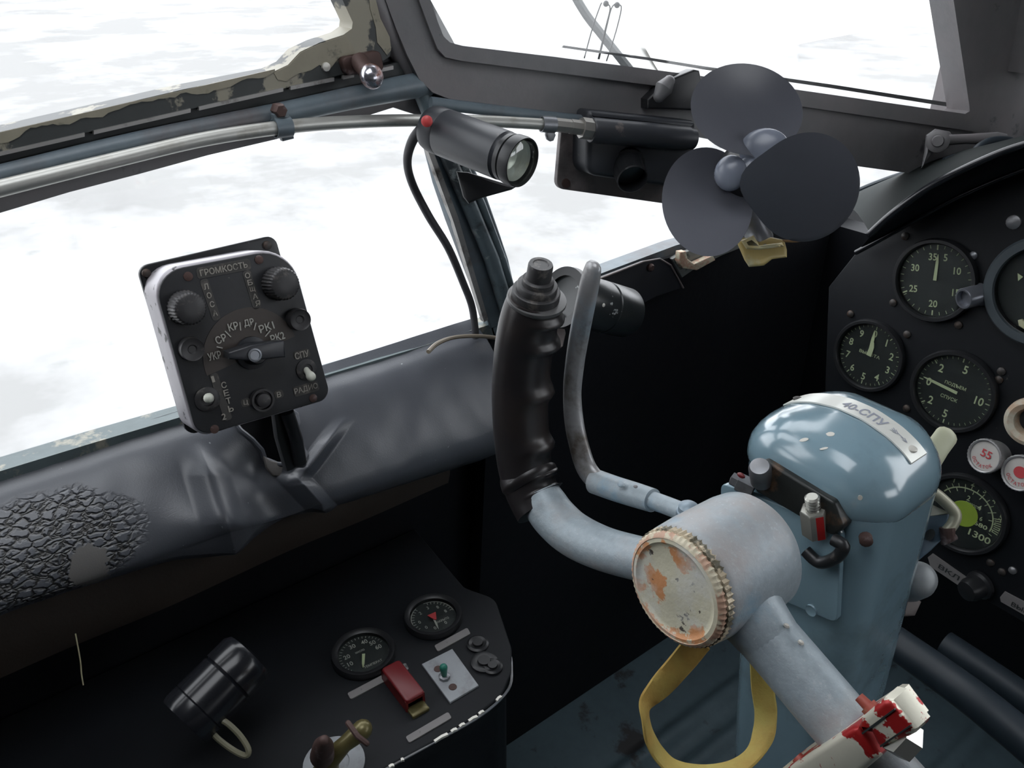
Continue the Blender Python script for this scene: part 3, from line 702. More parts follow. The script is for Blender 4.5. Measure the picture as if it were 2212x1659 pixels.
# ================================================================ WINDOW HANDLE, PIPE, CLAMPS
wh = thing('window_latch', 'rusty latch with a round knob on the corner of the upper port window frame', 'latch', WL.fr(775, 150, .004))
bs = roundpoly(to2(WL, [(722, 122), (806, 106), (816, 150), (735, 160)]), .004, 4)
part('latch_base', MB().prism(fr2(WL, bs, .011), WL.n, .007, .001), K['rust'], wh)
a, b, c = WL.p(775, 132, .01), WL.p(790, 152, .022), WL.p(803, 165, .036)
part('latch_stem', MB().tube([a, b, c], [.007, .0062, .0055], 14), K['rust'], wh)
part('latch_knob', MB().ball(c, ppx(27, c), frame(c, (.75, .1, .3)), 24, (1, 1, .8)), K['chrome'], wh)

cp = thing('conduit_pipe', 'bare aluminium pipe running along the port window beam to the black heater box', 'pipe', WL.p(600, 277, .02))
cpt = spline([(-330, 500, 21), (-150, 446, 20), (0, 407, 18.5), (300, 333, 16), (450, 299, 15.5), (610, 275, 15), (750, 264, 14), (900, 260, 13), (1050, 262, 12.5), (1200, 270, 12)], 6)
pp = []
for x, y, r_ in cpt:
    k = min(1, max(0, (x-830)/150)); a_ = WL.p(x, y, .02); b_ = WS.p(x, y, .030); pp.append(a_.lerp(b_, k))
rr = [ppx(r_, q) for (x, y, r_), q in zip(cpt, pp)]
pp.insert(0, pp[0]+(pp[0]-pp[1]).normalized()*.40); rr.insert(0, rr[0])
part('pipe_body', MB().tube(pp, rr, 18), K['pipe'], cp)
e0, e1, e2, e3 = [WS.p(x, y, .03) for x, y in ((1195, 269), (1232, 273), (1255, 276), (1276, 279))]
part('end_fitting', MB().tube([e0, e1, e1, e2, e2, e3], [ppx(q, e0) for q in (15, 15, 16, 16, 23, 23)], 8), mat('dull_fitting', (.3, .29, .27), .4, .5), cp)
def pclamp(px_, py_, name, lab, pl, off, hole):
    t = thing(name, lab, 'clamp', pl.fr(px_, py_, off))
    c_ = pl.p(px_, py_, off); i = min(range(len(pp)), key=lambda j: (pp[j]-c_).length); c_ = pp[i]; d_ = (pp[min(i+1, len(pp)-1)]-pp[i-1]).normalized()
    m_ = frame(c_, d_); r_ = ppx(17 if hole else 22, c_)
    part('strap_band', MB().lathe(m_, [(r_*.85, -.006), (r_, -.006), (r_*1.02, -.002), (r_*1.02, .002), (r_, .006), (r_*.85, .006)], 24, None, True), K['steel'] if hole else K['beam'], t)
    return t, c_
t, c_ = pclamp(612, 275, 'pipe_clamp', 'blue grey clamp with rusty bolt holding the pipe to the port window beam', WL, .02, False)
part('clamp_tab', MB().prism([WL.p(x, y, .022) for x, y in ((590, 248), (620, 240), (632, 262), (636, 300), (612, 306), (596, 268))], WL.n, .005, .001), K['beam'], t)
part('clamp_bolt', MB().lathe(WL.fr(603, 238, .02), [(.005, -.004), (.005, .003), (.004, .0045), (.0003, .0045)], 6), K['rust'], t)
t, c_ = pclamp(1188, 270, 'pipe_clamp', 'small steel clamp ring with hanging eyelet on the thin end of the pipe', WS, .03, True)
part('eyelet', MB().prism([WS.p(x, y, .03) for x, y in ((1181, 282), (1197, 283), (1201, 292), (1196, 304), (1189, 306), (1183, 302), (1180, 292))], WS.n, .003, .0005), K['steel'], t)

# ================================================================ LAMP ON THE POST
lm = thing('cockpit_lamp', 'dark grey tubular lamp with glass lens and red button on the window corner post', 'lamp', P(1035, 310, .63))
a, b = P(945, 281, .640), P(1132, 353, .596)
ax = (b-a).normalized(); L_ = (b-a).length; m = frame(a, ax, (0, 0, 1)); r_ = ppx(52, P(1035, 315, .618))
part('lamp_body', MB().lathe(m, [(r_*.3, -.009), (r_*.75, -.0085), (r_*.93, -.006), (r_*.99, -.002), (r_*1.0, 0), (r_, L_*.1), (r_*.985, L_*.105), (r_, L_*.11), (r_*1.0, L_*.78), (r_*.9, L_*.8), (r_*.88, L_*.82)], 48), K['lamp'], lm)
rg = part('lens_ring', MB().lathe(m, [(r_*.86, L_*.8), (r_*.98, L_*.82), (r_*.98, L_*.86), (r_*.9, L_*.87), (r_*.9, L_*.88), (r_*1.02, L_*.885), (r_*1.03, L_*.95), (r_*1.0, L_*.985), (r_*.95, L_*.985), (r_*.93, L_*.93), (r_*.9, L_*.90)], 48, None, True), K['black'], lm)
part('lens_glass', MB().lathe(m, [(r_*.94, L_*.93), (r_*.93, L_*.96), (r_*.75, L_*.99), (r_*.4, L_*1.0), (r_*.02, L_*1.005)], 48), K['lens'], lm)
part('reflector', MB().lathe(m, [(r_*.1, L_*.82), (r_*.5, L_*.84), (r_*.84, L_*.925), (r_*.84, L_*.92), (r_*.4, L_*.82)], 40), mat('bright_reflector', (.85, .86, .8), .4, .5), lm)
c = P(922, 262, .613); part('red_button', MB().lathe(frame(c, P(905, 265, .54)-c), [(.0042, -.004), (.0042, .0008), (.003, .0018), (.0003, .002)], 20), K['redbtn'], lm)
br = MB()
br.prism([P(x, y, .66) for x, y in ((985, 370), (1010, 372), (1090, 396), (1115, 404), (1105, 410), (1040, 428), (1012, 440), (1000, 425))], -ray(1040, 400), .035, .002)
part('lamp_bracket', br, K['black'], lm)
cb = spline([(918, 272, .645, 13), (893, 300, .655, 11), (880, 345, .675, 9.5), (890, 395, .70, 9), (925, 465, .72, 9), (968, 535, .74, 8.5), (1000, 610, .765, 8), (1020, 665, .785, 8), (1028, 730, .80, 8)], 6)
part('lamp_cable', MB().tube([P(x, y, t) for x, y, t, r_ in cb], [ppx(r_, P(x, y, t)) for x, y, t, r_ in cb], 12), K['cable'], lm)
tw = spline([(925, 760, .735, 5), (945, 742, .75, 5), (980, 729, .77, 4.5), (1030, 726, .785, 4.5), (1075, 731, .80, 4.5), (1110, 745, .81, 4.5)], 6)
o = part('tan_wire', MB().tube([P(x, y, t) for x, y, t, r_ in tw], [ppx(r_, P(x, y, t)) for x, y, t, r_ in tw], 8), K['tan'], None, 'thin tan wire arching over the front end of the leather sill pad', 'wire')

# ================================================================ HEATER / BLOWER BOX UNDER THE WINDSCREEN FRAME
hb = thing('blower_switch_box', 'black box with a ribbed knob on a brown grey plate, left of the fan', 'control box', WS.fr(1365, 330, .02))
part('mounting_plate', MB().prism(fr2(WS, roundpoly(to2(WS, [(1216, 270), (1500, 300), (1490, 448), (1204, 408)]), [.002, .002, .004, .008], 5), -.002), WS.n, .006, .001), K['boxbr'], hb)
part('case', MB().prism(fr2(WS, roundpoly(to2(WS, [(1272, 238), (1505, 262), (1500, 412), (1268, 378)], .026), [.004, .004, .006, .012], 5), .026), WS.n, .03, .005), K['lamp'], hb)
a, b = WS.p(1276, 281, .03), WS.p(1496, 300, .03)
part('motor_barrel', MB().tube([a, a.lerp(b, .01), a.lerp(b, .94), a.lerp(b, .945), b], [ppx(q, a) for q in (25, 27, 27, 24, 24)], 28), K['lamp'], hb)
m = WS.fr(1352, 352, .02); n_ = (P(1368, 392, dep(m.translation)-.02)-m.translation).normalized(); m = frame(m.translation, n_, (0, 0, 1)); r_ = ppx(34, m.translation)
part('ribbed_knob', MB().lathe(m, [(r_*1.15, 0), (r_*1.15, .004), (r_, .005), (r_*.96, .024), (r_*.98, .0255), (r_*.9, .0265), (r_*.88, .014), (.0004, .014)], 96, lambda a_, q, z: q*(1-.035*(cos(a_*12) > .8)) if q > .97*r_ else q), K['black'], hb)
part('corner_screw', MB().lathe(WS.fr(1222, 396, -.002), [(.0042, 0), (.004, .0015), (.0003, .0018)], 16), K['rust'], hb)
# latch lever behind the fan
ll = thing('window_lever', 'dark lever with a bulbous grey end on the window frame behind the fan', 'lever', WS.fr(1450, 190, .01))
part('lever_blade', MB().prism(poly(WS, [(1440, 175), (1500, 150), (1512, 152), (1520, 190), (1540, 240), (1400, 235), (1400, 215)], .016), WS.n, .012, .002), K['black'], ll)
q = [WS.p(x, y, .024) for x, y in ((1424, 208), (1434, 190), (1445, 176))]
part('bulb_end', MB().tube(q, [ppx(13, q[0]), ppx(20, q[0]), ppx(13, q[0])], 16, round_end=True), K['frame'], ll)

# ================================================================ FAN
fn_ = thing('cabin_fan', 'three-bladed black rubber cabin fan standing on a yellowed clip at the forward sill', 'fan', P(1610, 365, .69))
FC = P(1607, 366, .665)
fax = (-(ray(1607, 366).normalized())+RT*-.12+UP*.10).normalized()       # blades face the pilot
fm = frame(FC, fax, RT)
def sx_(x, y, t): return P(x, y, t)
def blade(cx, cy, rx, ry, rot, notch, tz, cup, bow, extra=None):
    """dished blade: outline ellipse in the photo about (cx, cy) with a notch at the root, bowed in depth"""
    m = MB(); nr, na = 14, 56
    def pt(u, v):
        a = 2*pi*u; rr = v
        ex, ey = cos(a)*rx*rr, sin(a)*ry*rr
        if bow:
            da = (math.atan2(bow[1]-cy, bow[0]-cx)-rot-a+pi) % (2*pi)-pi; g_ = 1+.26*math.exp(-(da/.42)**2)*rr; ex *= g_; ey *= g_
        x = cx+ex*cos(rot)-ey*sin(rot); y = cy+ex*sin(rot)+ey*cos(rot)
        # notch: squeeze towards the rim near the hub
        nx, ny, nr_ = notch
        dx, dy = x-nx, y-ny; d = math.hypot(dx, dy)
        if d < nr_:
            k = nr_/max(d, 1); x = nx+dx*k; y = ny+dy*k
        t = tz(x, y)+cup*(1-rr*rr)
        return P(x, y, t)
    return pt, nr, na
def make_blade(cx, cy, rx, ry, rot, notch, tz, cup, root=None):
    pt, nr, na = blade(cx, cy, rx, ry, rot, notch, tz, cup, root)
    m = MB(); th = .0022; b0 = 0
    fr_, bk_ = [], []
    for k in range(1, nr+1):
        for i in range(na):
            q = pt(i/na, k/nr); fr_.append(q); bk_.append(q-fax*th*(1.6-k/nr*.9))
    c = pt(0, 0); vs = fr_+bk_+[c, c-fax*th]; o = nr*na; fs = []
    for k in range(nr-1):
        for i in range(na):
            j = (i+1) % na
            fs.append((k*na+i, k*na+j, (k+1)*na+j, (k+1)*na+i)); fs.append((o+k*na+j, o+k*na+i, o+(k+1)*na+i, o+(k+1)*na+j))
    for i in range(na):
        j = (i+1) % na
        fs += [((nr-1)*na+i, (nr-1)*na+j, o+(nr-1)*na+j, o+(nr-1)*na+i), (2*o, j, i), (2*o+1, o+i, o+j)]
    m.add(vs, fs); return part('blade', m, K['rubber'], fn_, ang=55)
D = .665
make_blade(1613, 236, 122, 98, R(12), (1650, 318, 30), lambda x, y: D-.006+.00022*(x-1613)-.00012*(y-236), .012)
make_blade(1742, 404, 112, 122, R(38), (1640, 350, 10), lambda x, y: D-.004+.00034*(y-404)+.00012*(x-1742), -.006, (1606, 384))
make_blade(1528, 436, 98, 118, R(-6), (1578, 378, 36), lambda x, y: D+.004+.00012*(x-1528)-.00022*(y-436), .010)
hub = MB()
hub.ball(P(1650, 322, D-.012), ppx(47, FC), fm, 28, (1.1, .92, .42)); hub.ball(P(1578, 374, D-.008), ppx(38, FC), fm, 28, (.9, 1.0, .5)); hub.ball(P(1616, 370, D-.008), ppx(30, FC), fm, 28, (1, 1, .5))
part('hub', hub, mat('smooth_hub_rubber', (.19, .21, .26), .25), fn_)
part('motor', MB().lathe(fm, [(.004, -.075), (.022, -.073), (.025, -.066), (.025, -.022), (.02, -.016), (.008, -.01), (.005, 0)], 32), K['black'], fn_)
q = [P(1600, 420, .71), P(1625, 475, .72), P(1640, 515, .725), P(1645, 545, .72)]
part('stem', MB().tube(q, [.010, .009, .012, .011], 16), K['steel'], fn_)
AM = frame(P(1645, 545, .715), (.3, -.5, .8), (1, .3, 0))
am = MB().prism([P(x, y, .71) for x, y in ((1592, 525), (1604, 512), (1640, 522), (1665, 512), (1694, 518), (1700, 540), (1700, 556), (1668, 560), (1650, 574), (1618, 577), (1608, 562))], -ray(1645, 545), .014, .003)
am.prism([P(x, y, .695) for x, y in ((1600, 520), (1628, 508), (1640, 530), (1690, 524), (1694, 532), (1640, 540), (1612, 538))], -ray(1645, 545), .016, .003)
part('yellow_clip', am, K['amber'], fn_)
# wire loop of fan guard seen under the dark blade
part('orange_lead', MB().tube([P(x, y, .712) for x, y in spline([(1690, 520), (1720, 521), (1750, 514), (1772, 503)], 4)], .0011, 6), mat('orange_brown_lead', (.3, .17, .07), .5), fn_)

# ================================================================ THINGS ON THE FORWARD SILL
lb = thing('sill_catch', 'pale worn metal sliding catch on the forward sill below the fan', 'catch', WL.fr(1490, 575, .008))
part('catch_plate', MB().prism(poly(WL, [(1452, 560), (1478, 545), (1560, 520), (1590, 512), (1600, 536), (1560, 552), (1500, 582), (1474, 600)], .006), WL.n, .005, .001), mat('worn_grey_catch', (.24, .25, .24), .45, .2, [((.05, .07, .065), 50, .6, .04)], grain=.2), lb)
part('catch_slider', MB().prism(poly(WL, [(1470, 545), (1482, 543), (1486, 560), (1500, 570), (1540, 552), (1546, 562), (1506, 584), (1476, 580), (1468, 565)], .014), WL.n, .007, .001), K['peach'], lb)
part('catch_bolt', MB().lathe(WL.fr(1403, 577, .006), [(.0045, 0), (.0045, .003), (.003, .0045), (.0003, .0045)], 12), K['rust'], lb)

bl = thing('sill_lamp', 'worn black cylindrical lamp with pale scratches, behind the yoke grip and brake lever', 'lamp', P(1290, 660, .8))
a, b = P(1222, 643, .75), P(1352, 676, .81); ax = (b-a).normalized(); L_ = (b-a).length; m = frame(a, ax, (0, 0, 1)); r_ = ppx(57, P(1290, 660, .78))
bb = part('lamp_barrel', MB().lathe(m, [(r_*.2, -.002), (r_*.95, 0), (r_, .002), (r_, L_*.55), (r_*.96, L_*.56), (r_*.96, L_*.59), (r_*1.0, L_*.6), (r_*.98, L_*.97), (r_*.93, L_), (r_*.3, L_*1.0), (.0004, L_)], 48), mat('worn_black_barrel', (.02, .024, .026), .28, 0, [((.5, .53, .52), 48, .66, .01)], bump=(60, .2, .001)), bl)
part('flange_ring', MB().lathe(m, [(r_*.8, -.004), (r_*1.12, -.004), (r_*1.14, .003), (r_*.8, .003)], 48, None, True), K['black'], bl)
part('rivet_tab', MB().prism([P(x, y, .752) for x, y in ((1262, 645), (1290, 648), (1308, 658), (1306, 668), (1290, 666), (1260, 658))], -ray(1285, 655), .006, .001), K['rust'], bl)
for x, y in ((1289, 655), (1302, 659)): part('rivet', MB().ball(P(x, y, .75), .0022), K['edge'], bl)
bt = MB().prism([P(x, y, .76) for x, y in ((1190, 690), (1215, 688), (1222, 720), (1216, 748), (1196, 762), (1186, 755))], -ray(1205, 720), .006, .001)
part('lamp_bracket', bt, K['boxbr'], bl)
part('wing_screw', MB().tube([P(1203, 688, .75), P(1208, 702, .75), P(1222, 706, .75)], [.005, .0045, .002], 10, round_end=True), K['screw'], bl)
# ================================================================ CONTROL YOKE
HC = P(1467, 1270, .43); HN = V((0, -1, .085)).normalized()
yk = thing('control_yoke', 'pale blue grey control yoke with cream hub cap, black finger grip and brake lever', 'control yoke', frame(HC, HN, (1, 0, 0)))
hm = frame(HC, HN, (1, 0, 0)); hr = ppx(137, HC)
YM = Plane(HC-HN*.030, HN, (1, 0, 0))        # plane through the middle of both arms
hubm = MB().lathe(hm, [(hr*.5, -.002), (hr*.93, -.0015), (hr*.985, -.0035), (hr, -.006), (hr*1.03, -.02), (hr*1.05, -.05), (hr*1.03, -.0575), (hr*.95, -.061), (hr*.5, -.062)], 72)
hb_ = part('hub', hubm, K['yoke'], yk)
part('hub_cap', MB().lathe(hm, [(hr*.9, -.003), (hr*.9, .003), (hr*.88, .0042), (hr*.80, .0046), (hr*.76, .0036), (hr*.70, .0030), (hr*.3, .0046), (.0004, .005)], 72), K['cream'], yk)
part('cap_rim', MB().lathe(hm, [(hr*.86, -.002), (hr*.94, -.001), (hr*.945, .0025), (hr*.9, .0042), (hr*.87, .0046), (hr*.85, .003)], 180, lambda a, q, z: q*(1+.012*cos(a*60)) if q > hr*.89 else q, True), K['peach'], yk)
part('serrated_ring', MB().lathe(hm, [(hr*.9, -.006), (hr*.99, -.005), (hr*.985, .0005), (hr*.93, .001), (hr*.9, 0)], 240, lambda a, q, z: q*(1-.022*(.5+.5*cos(a*60))) if q > hr*.95 else q, True), K['teeth'], yk)
def ypath(lst, pl=None, n=6, zs=None):
    pl = pl or YM; sp_ = spline(lst, n); pts = [pl.p(q[0], q[1], q[3] if len(q) > 3 else 0) for q in sp_]
    return pts, [ppx(q[2], p) for q, p in zip(sp_, pts)]
pts, rad = ypath([(1560, 1236, 50, 0), (1440, 1218, 49, 0), (1370, 1204, 48, 0), (1300, 1184, 48, 0), (1240, 1155, 49, 0), (1200, 1120, 49, 0), (1178, 1090, 48, 0), (1165, 1065, 44, 0)])
part('arm', MB().tube(pts, rad, 28, up=HN), K['yoke'], yk)
pts, rad = ypath([(1560, 1240, 52, 0), (1600, 1300, 60, 0), (1650, 1365, 66, 0), (1700, 1424, 67, 0), (1800, 1542, 69, 0), (1900, 1655, 70, 0), (2010, 1775, 71, 0), (2150, 1910, 72, 0), (2330, 1975, 72, 0), (2480, 1900, 72, 0)])
ra = part('arm', MB().tube(pts, rad, 32, up=HN), K['yoke'], yk)
wl = MB()   # weld fillet where the arm meets the hub
pts, rad = ypath([(1560, 1240, 60, 0), (1585, 1275, 74, 0), (1610, 1310, 78, 0), (1640, 1350, 72, 0), (1668, 1386, 66.5, 0), (1680, 1400, 64, 0)], n=6)
wl.tube(pts, rad, 28, up=HN)
part('weld_fillet', wl, K['yoke'], yk)
# grip
gl = [(1156, 645, 58), (1150, 668, 63), (1141, 710, 66), (1131, 770, 65), (1125, 850, 63), (1127, 930, 61.5), (1134, 1000, 60), (1146, 1048, 59), (1158, 1078, 58), (1170, 1100, 58)]
pts, rad = ypath(gl, n=8)
npt = len(pts)
bumps = [(.13, .07), (.26, .05), (.43, .055), (.60, .055), (.73, .05), (.86, .03)]
def gfn(u, a):
    # a = 0 faces the up vector (towards the pilot); the finger side is towards the hub
    side = max(0, cos(a-GA))**2
    h = sum(.24*math.exp(-((u-b)/(w*.42))**2) for b, w in bumps)
    h -= .06*(1 if .1 < u < .9 else 0)
    return 1+side*h
GA = -pi/2-.45
gr_ = part('grip', MB().tube(pts, rad, 40, up=HN, fn=gfn), K['grip'], yk, ang=70)
d0 = (pts[0]-pts[3]).normalized(); r0 = rad[0]
# collar at the foot of the grip
pts2, rad2 = ypath([(1137, 1018, 59), (1140, 1028, 63), (1143, 1034, 65), (1146, 1040, 64), (1150, 1048, 59)], n=3)
part('grip_collar', MB().tube(pts2, rad2, 36, up=HN), K['grip'], gr_)
top = frame(pts[0], (d0+HN*.12).normalized(), RT)
part('grip_flange', MB().lathe(frame(pts[0]+RT*.001, top.to_3x3() @ V((0, 0, 1)), RT), [(r0*.7, -.004), (r0*1.06, -.003), (r0*1.13, -.001), (r0*1.12, .0006), (r0*.9, .001), (r0*.7, .001)], 48, None, True), mat('grey_flange', (.1, .1, .1), .3), gr_)
part('push_button', MB().lathe(top, [(r0*.9, 0), (r0*.9, .0062), (r0*.86, .0068), (r0*.76, .0068), (r0*.76, .0105), (r0*.73, .0112), (r0*.6, .0115), (r0*.59, .0145), (r0*.55, .0152), (r0*.47, .0155), (r0*.46, .0245), (r0*.43, .0258), (r0*.3, .0258), (r0*.27, .0253), (.0003, .0253)], 48), K['cap'], gr_)
# brake lever behind the grip
LP = Plane(HC-HN*.055, HN, (1, 0, 0))
lv = [(1281, 580, 22), (1276, 602, 25), (1268, 640, 26), (1252, 720, 26), (1241, 790, 25), (1236, 850, 24.5), (1240, 910, 26), (1250, 960, 27), (1266, 1010, 28), (1290, 1040, 26), (1310, 1052, 24)]
pts, rad = ypath(lv, LP)
part('brake_lever', MB().tube(pts, [(q*.62, q) for q in rad], 20, up=HN, round_end=True), K['leversteel'], yk)
pts, rad = ypath([(1285, 1040, 27), (1330, 1056, 27), (1372, 1069, 27), (1410, 1081, 26)], LP, 4)
sk = part('lever_socket', MB().tube(pts, rad, 24, up=HN), K['yoke'], yk)
pts, rad = ypath([(1395, 1076, 20), (1440, 1092, 20), (1500, 1115, 20)], LP, 4)
part('lever_rod', MB().tube(pts, rad, 20, up=HN), K['yoke'], yk)
for x, y, s_ in ((1342, 1047, 8), (1373, 1051, 5)): part('socket_pin', MB().ball(LP.p(x, y, .0075), ppx(s_, LP.p(x, y)), None, 12, (1, 1, .5)), K['frame'] if s_ == 5 else K['yoke'], sk)
m = frame(LP.p(1487, 1098, .004), UP*.85-FW*.5, RT); q = ppx(22, m.translation)
part('pivot_bolt', MB().lathe(m, [(q*1.15, -.008), (q*1.15, -.002), (q, -.0015), (q, .0015), (q*.7, .003), (.0003, .0035)], 28), mat('blue_bolt_paint', (.23, .29, .34), .35, .2), yk)
q0, q1 = YM.p(2440, 1935), YM.p(2470, 1500)
q1 = q0+(q1-q0).normalized()*.15; q0 = q0-(q1-q0)*.04
part('grip', MB().tube([q0.lerp(q1, k/20) for k in range(21)], [.0185]*21, 32, up=HN, fn=lambda u, a: 1+.16*max(0, cos(a+pi/2))**2*cos(u*28)), K['grip'], yk)
# clamp on the right arm
c1 = Plane(HC-HN*.008, HN, (1, 0, 0))
cm = MB().prism(poly(c1, [(1640, 1700), (1680, 1672), (1838, 1571), (1852, 1572), (1896, 1634), (1894, 1642), (1800, 1720), (1700, 1780)]), HN, .045, .003)
cl = part('arm_clamp', cm, K['clampred'], yk, 'bare metal clamp with flaking red paint')
c2 = MB().prism(poly(c1, [(1856, 1583), (1850, 1572), (1858, 1552), (1905, 1511), (1925, 1516), (1976, 1578), (1972, 1588), (1908, 1622), (1893, 1612), (1880, 1586)], .002), HN, .013, .003)
part('clamp_jaw', c2, K['jaw'], cl)
c3 = MB().prism(poly(c1, [(1861, 1583), (1931, 1531), (1933, 1534), (1863, 1587)], .0026), HN, .001)
c3.prism(poly(c1, [(1900, 1611), (1966, 1566), (1968, 1569), (1902, 1615)], .0026), HN, .001)
part('clamp_seam', c3, K['dark'], cl)
part('clamp_nut', MB().lathe(frame(c1.p(1950, 1596, -.004), RT*.8-UP*.5, HN), [(.0085, -.004), (.0085, .004), (.006, .0055), (.0003, .0055)], 6), mat('shiny_nut', (.6, .6, .55), .25, .7), cl)
for a_, b_, r1_ in (((1890, 1540), (1862, 1512), 15), ((1745, 1660), (1726, 1640), 18)):
    A, B = c1.p(*a_, -.008), c1.p(*b_, -.008)
    part('clamp_bolt', MB().tube([A, A.lerp(B, .55), A.lerp(B, .56), B+(B-A)*.25], [ppx(r1_*1.3, A), ppx(r1_*1.3, A), ppx(r1_*.85, A), ppx(r1_*.75, A)], 10), mat('red_painted_rusty_bolt', (.32, .07, .05), .5, .1, [((.3, .2, .12), 60, .6, .05)], bump=(120, .4, .001)), cl)
# small burrs on the arm
for x, y in ((1699, 1352), (1730, 1388)): part('paint_burr', MB().ball(YM.p(x, y, .002), .0018, None, 8, (1, .7, .7)), K['edge'], ra)

# yellow webbing strap hanging from the yoke
sx = [(1510, 1385, .46, 36, .2), (1478, 1425, .465, 37, .3), (1430, 1480, .47, 38, .5), (1400, 1515, .47, 30, 1.0), (1395, 1550, .47, 26, 1.5), (1402, 1590, .475, 20, 1.3), (1425, 1630, .48, 24, 1.1), (1460, 1660, .485, 26, 1.0), (1520, 1672, .49, 24, .9), (1580, 1662, .495, 22, .9), (1625, 1632, .50, 24, 1.0), (1648, 1590, .505, 24, .6), (1654, 1540, .51, 26, .4), (1648, 1490, .51, 30, .3), (1645, 1430, .505, 30, .2), (1640, 1390, .50, 30, .2)]
st_ = spline(sx, 8); pts = [P(q[0], q[1], q[2]) for q in st_]
mb = MB(); ring = []
for i, q in enumerate(st_):
    t_ = (pts[min(i+1, len(pts)-1)]-pts[max(i-1, 0)]).normalized(); view = -ray(q[0], q[1]).normalized()
    w_ = t_.cross(view).normalized(); n_ = w_.cross(t_)
    w2_ = w_*cos(q[4]*.9)+n_*sin(q[4]*.9); n2_ = t_.cross(w2_)
    hw_ = .0072*(1+.06*noise.noise(V((i*.13, 0, 2)))); cup_ = .0018*noise.noise(V((i*.09, 5, 0)))
    ring.append([pts[i]+w2_*(hw_*x)+n2_*(y*.0009+cup_*(1-abs(x))) for x, y in ((-1, 0), (-.9, 1), (-.45, 1), (0, .7), (.45, 1), (.9, 1), (1, 0), (.9, -1), (.45, -1), (0, -1.2), (-.45, -1), (-.9, -1))])
mb.loft(ring)
part('webbing_strap', mb, K['strap'], None, 'worn ochre yellow webbing strap hanging in a loop from the yoke', 'strap', ang=50)

# ================================================================ CONTROL COLUMN
cc_ = thing('control_column', 'blue grey box-shaped control column with domed cap and curved metal label on it', 'control column', (-.24, .49, 0))
def rrect(cx, cy, z, hx, hy, r_, sh=0, n=7):
    return [V((p.x+cx, p.y+cy, z)) for p in roundpoly([(-hx, -hy), (hx, -hy), (hx, hy), (-hx, hy)], r_, n)]
CXC, CYC, HX, HY, ZT = -.24, .480, .056, .048, .68
def col_c(z):                       # the column leans a little and narrows downward
    k = (.66-z)/.66; return CXC+.05*k, CYC, HX*(1-.5*k), HY*.97
rings = []
for z in (0.0, .1, .2, .3, .4, .5, .6, .645):
    x, y, hx, hy = col_c(z); rings.append(rrect(x, y, z, hx, hy, .024))
part('column_body', MB().loft(rings), K['blue'], cc_)
# cap with its own lip, crowned left to right
x, y, hx, hy = CXC, CYC, HX, HY
rg = []
lev = [(z_+.029, a_, b_) for z_, a_, b_ in ((.617, 1.035, 1.05), (.620, 1.05, 1.07), (.629, 1.05, 1.07), (.638, 1.035, 1.045), (.646, .985, .975), (.653, .9, .86), (.657, .76, .68), (.6592, .52, .42), (.660, .2, .15))]
for z, kx, ky in lev:
    rr_ = rrect(x, y, z, hx*kx, hy*ky, .034*min(kx, ky))
    if z > .64: rr_ = [V((p.x, p.y, p.z-.016*((p.x-x)/hx)**2*(z-.635)/.06)) for p in rr_]
    rg.append(rr_)
part('column_cap', MB().loft(rg), K['blue'], cc_, ang=60)
def top_z(px_, py_):
    # height of the cap surface at a plan position
    ax_, ay_ = abs(px_-x)/hx, abs(py_-y)/hy
    q = max(ax_, ay_)
    for i in range(len(lev)-1, 0, -1):
        if q <= max(lev[i-1][1], .0) and q <= lev[i-1][1]:
            a_, b_ = lev[i], lev[i-1]; k = (q-a_[1])/max(b_[1]-a_[1], 1e-6); z_ = a_[0]+(b_[0]-a_[0])*max(0, min(1, k))
            return z_-.02*ax_**2*(z_-.6)/.06
    return .62
cap_bvh = BVHTree.FromPolygons([tuple(v) for r_ in rg for v in r_], MB().loft(rg).f)
def on_cap(px_, py_, off=0):
    h = cap_bvh.ray_cast(V((px_, py_, 1)), V((0, 0, -1)))
    return (h[0]+V((0, 0, off)) if h[0] else V((px_, py_, .65)))
# curved aluminium label across the cap
ly = CYC+.006; lw = .0095; X0, X1 = CXC-.050, CXC+.048
lab = MB(); nl = 36
sec = []
for i in range(nl+1):
    xx = X0+(X1-X0)*i/nl; za = max(on_cap(xx, ly-lw).z, on_cap(xx, ly).z, on_cap(xx, ly+lw).z)
    sec.append((xx, za))
for k in range(3): sec = [sec[0]]+[(sec[i][0], (sec[i-1][1]+sec[i][1]*2+sec[i+1][1])/4) for i in range(1, nl)]+[sec[-1]]
lab.loft([[V((a_, ly-lw, z_+.0004)), V((a_, ly+lw, z_+.0004)), V((a_, ly+lw, z_+.0016)), V((a_, ly-lw, z_+.0016))] for a_, z_ in sec])
lp = part('label_plate', lab, K['label'], cc_, ang=30)
def lz(a_):
    i = (a_-X0)/(X1-X0)*nl; j = max(0, min(nl-1, int(i))); return sec[j][1]+(sec[j+1][1]-sec[j][1])*(i-j)+.0019
def on_label(vs, fs, cx_, sc):
    out = []
    for v in vs: out.append(V((cx_+v[0]*sc, ly+v[1]*sc, lz(cx_+v[0]*sc))))
    return out, fs
tx = MB(); vs, fs = glyphs('40-СПУ')
w_ = max(v[0] for v in vs); h_ = max(v[1] for v in vs)
tx.add([V((CXC-.010+v[0]/w_*.032, ly-.005+v[1]/h_*.009, lz(CXC-.010+v[0]/w_*.032))) for v in vs], fs)
part('lettering', tx, K['ink'], lp)
ar_ = MB()
def seg(a_, b_, w=.0003):
    A, B = V((a_[0], a_[1], lz(a_[0]))), V((b_[0], b_[1], lz(b_[0]))); d_ = (B-A).normalized(); s_ = V((-d_.y, d_.x, 0))*w
    ar_.add([A-s_, A+s_, B+s_, B-s_], [(0, 1, 2, 3)])
ax0 = CXC+.026
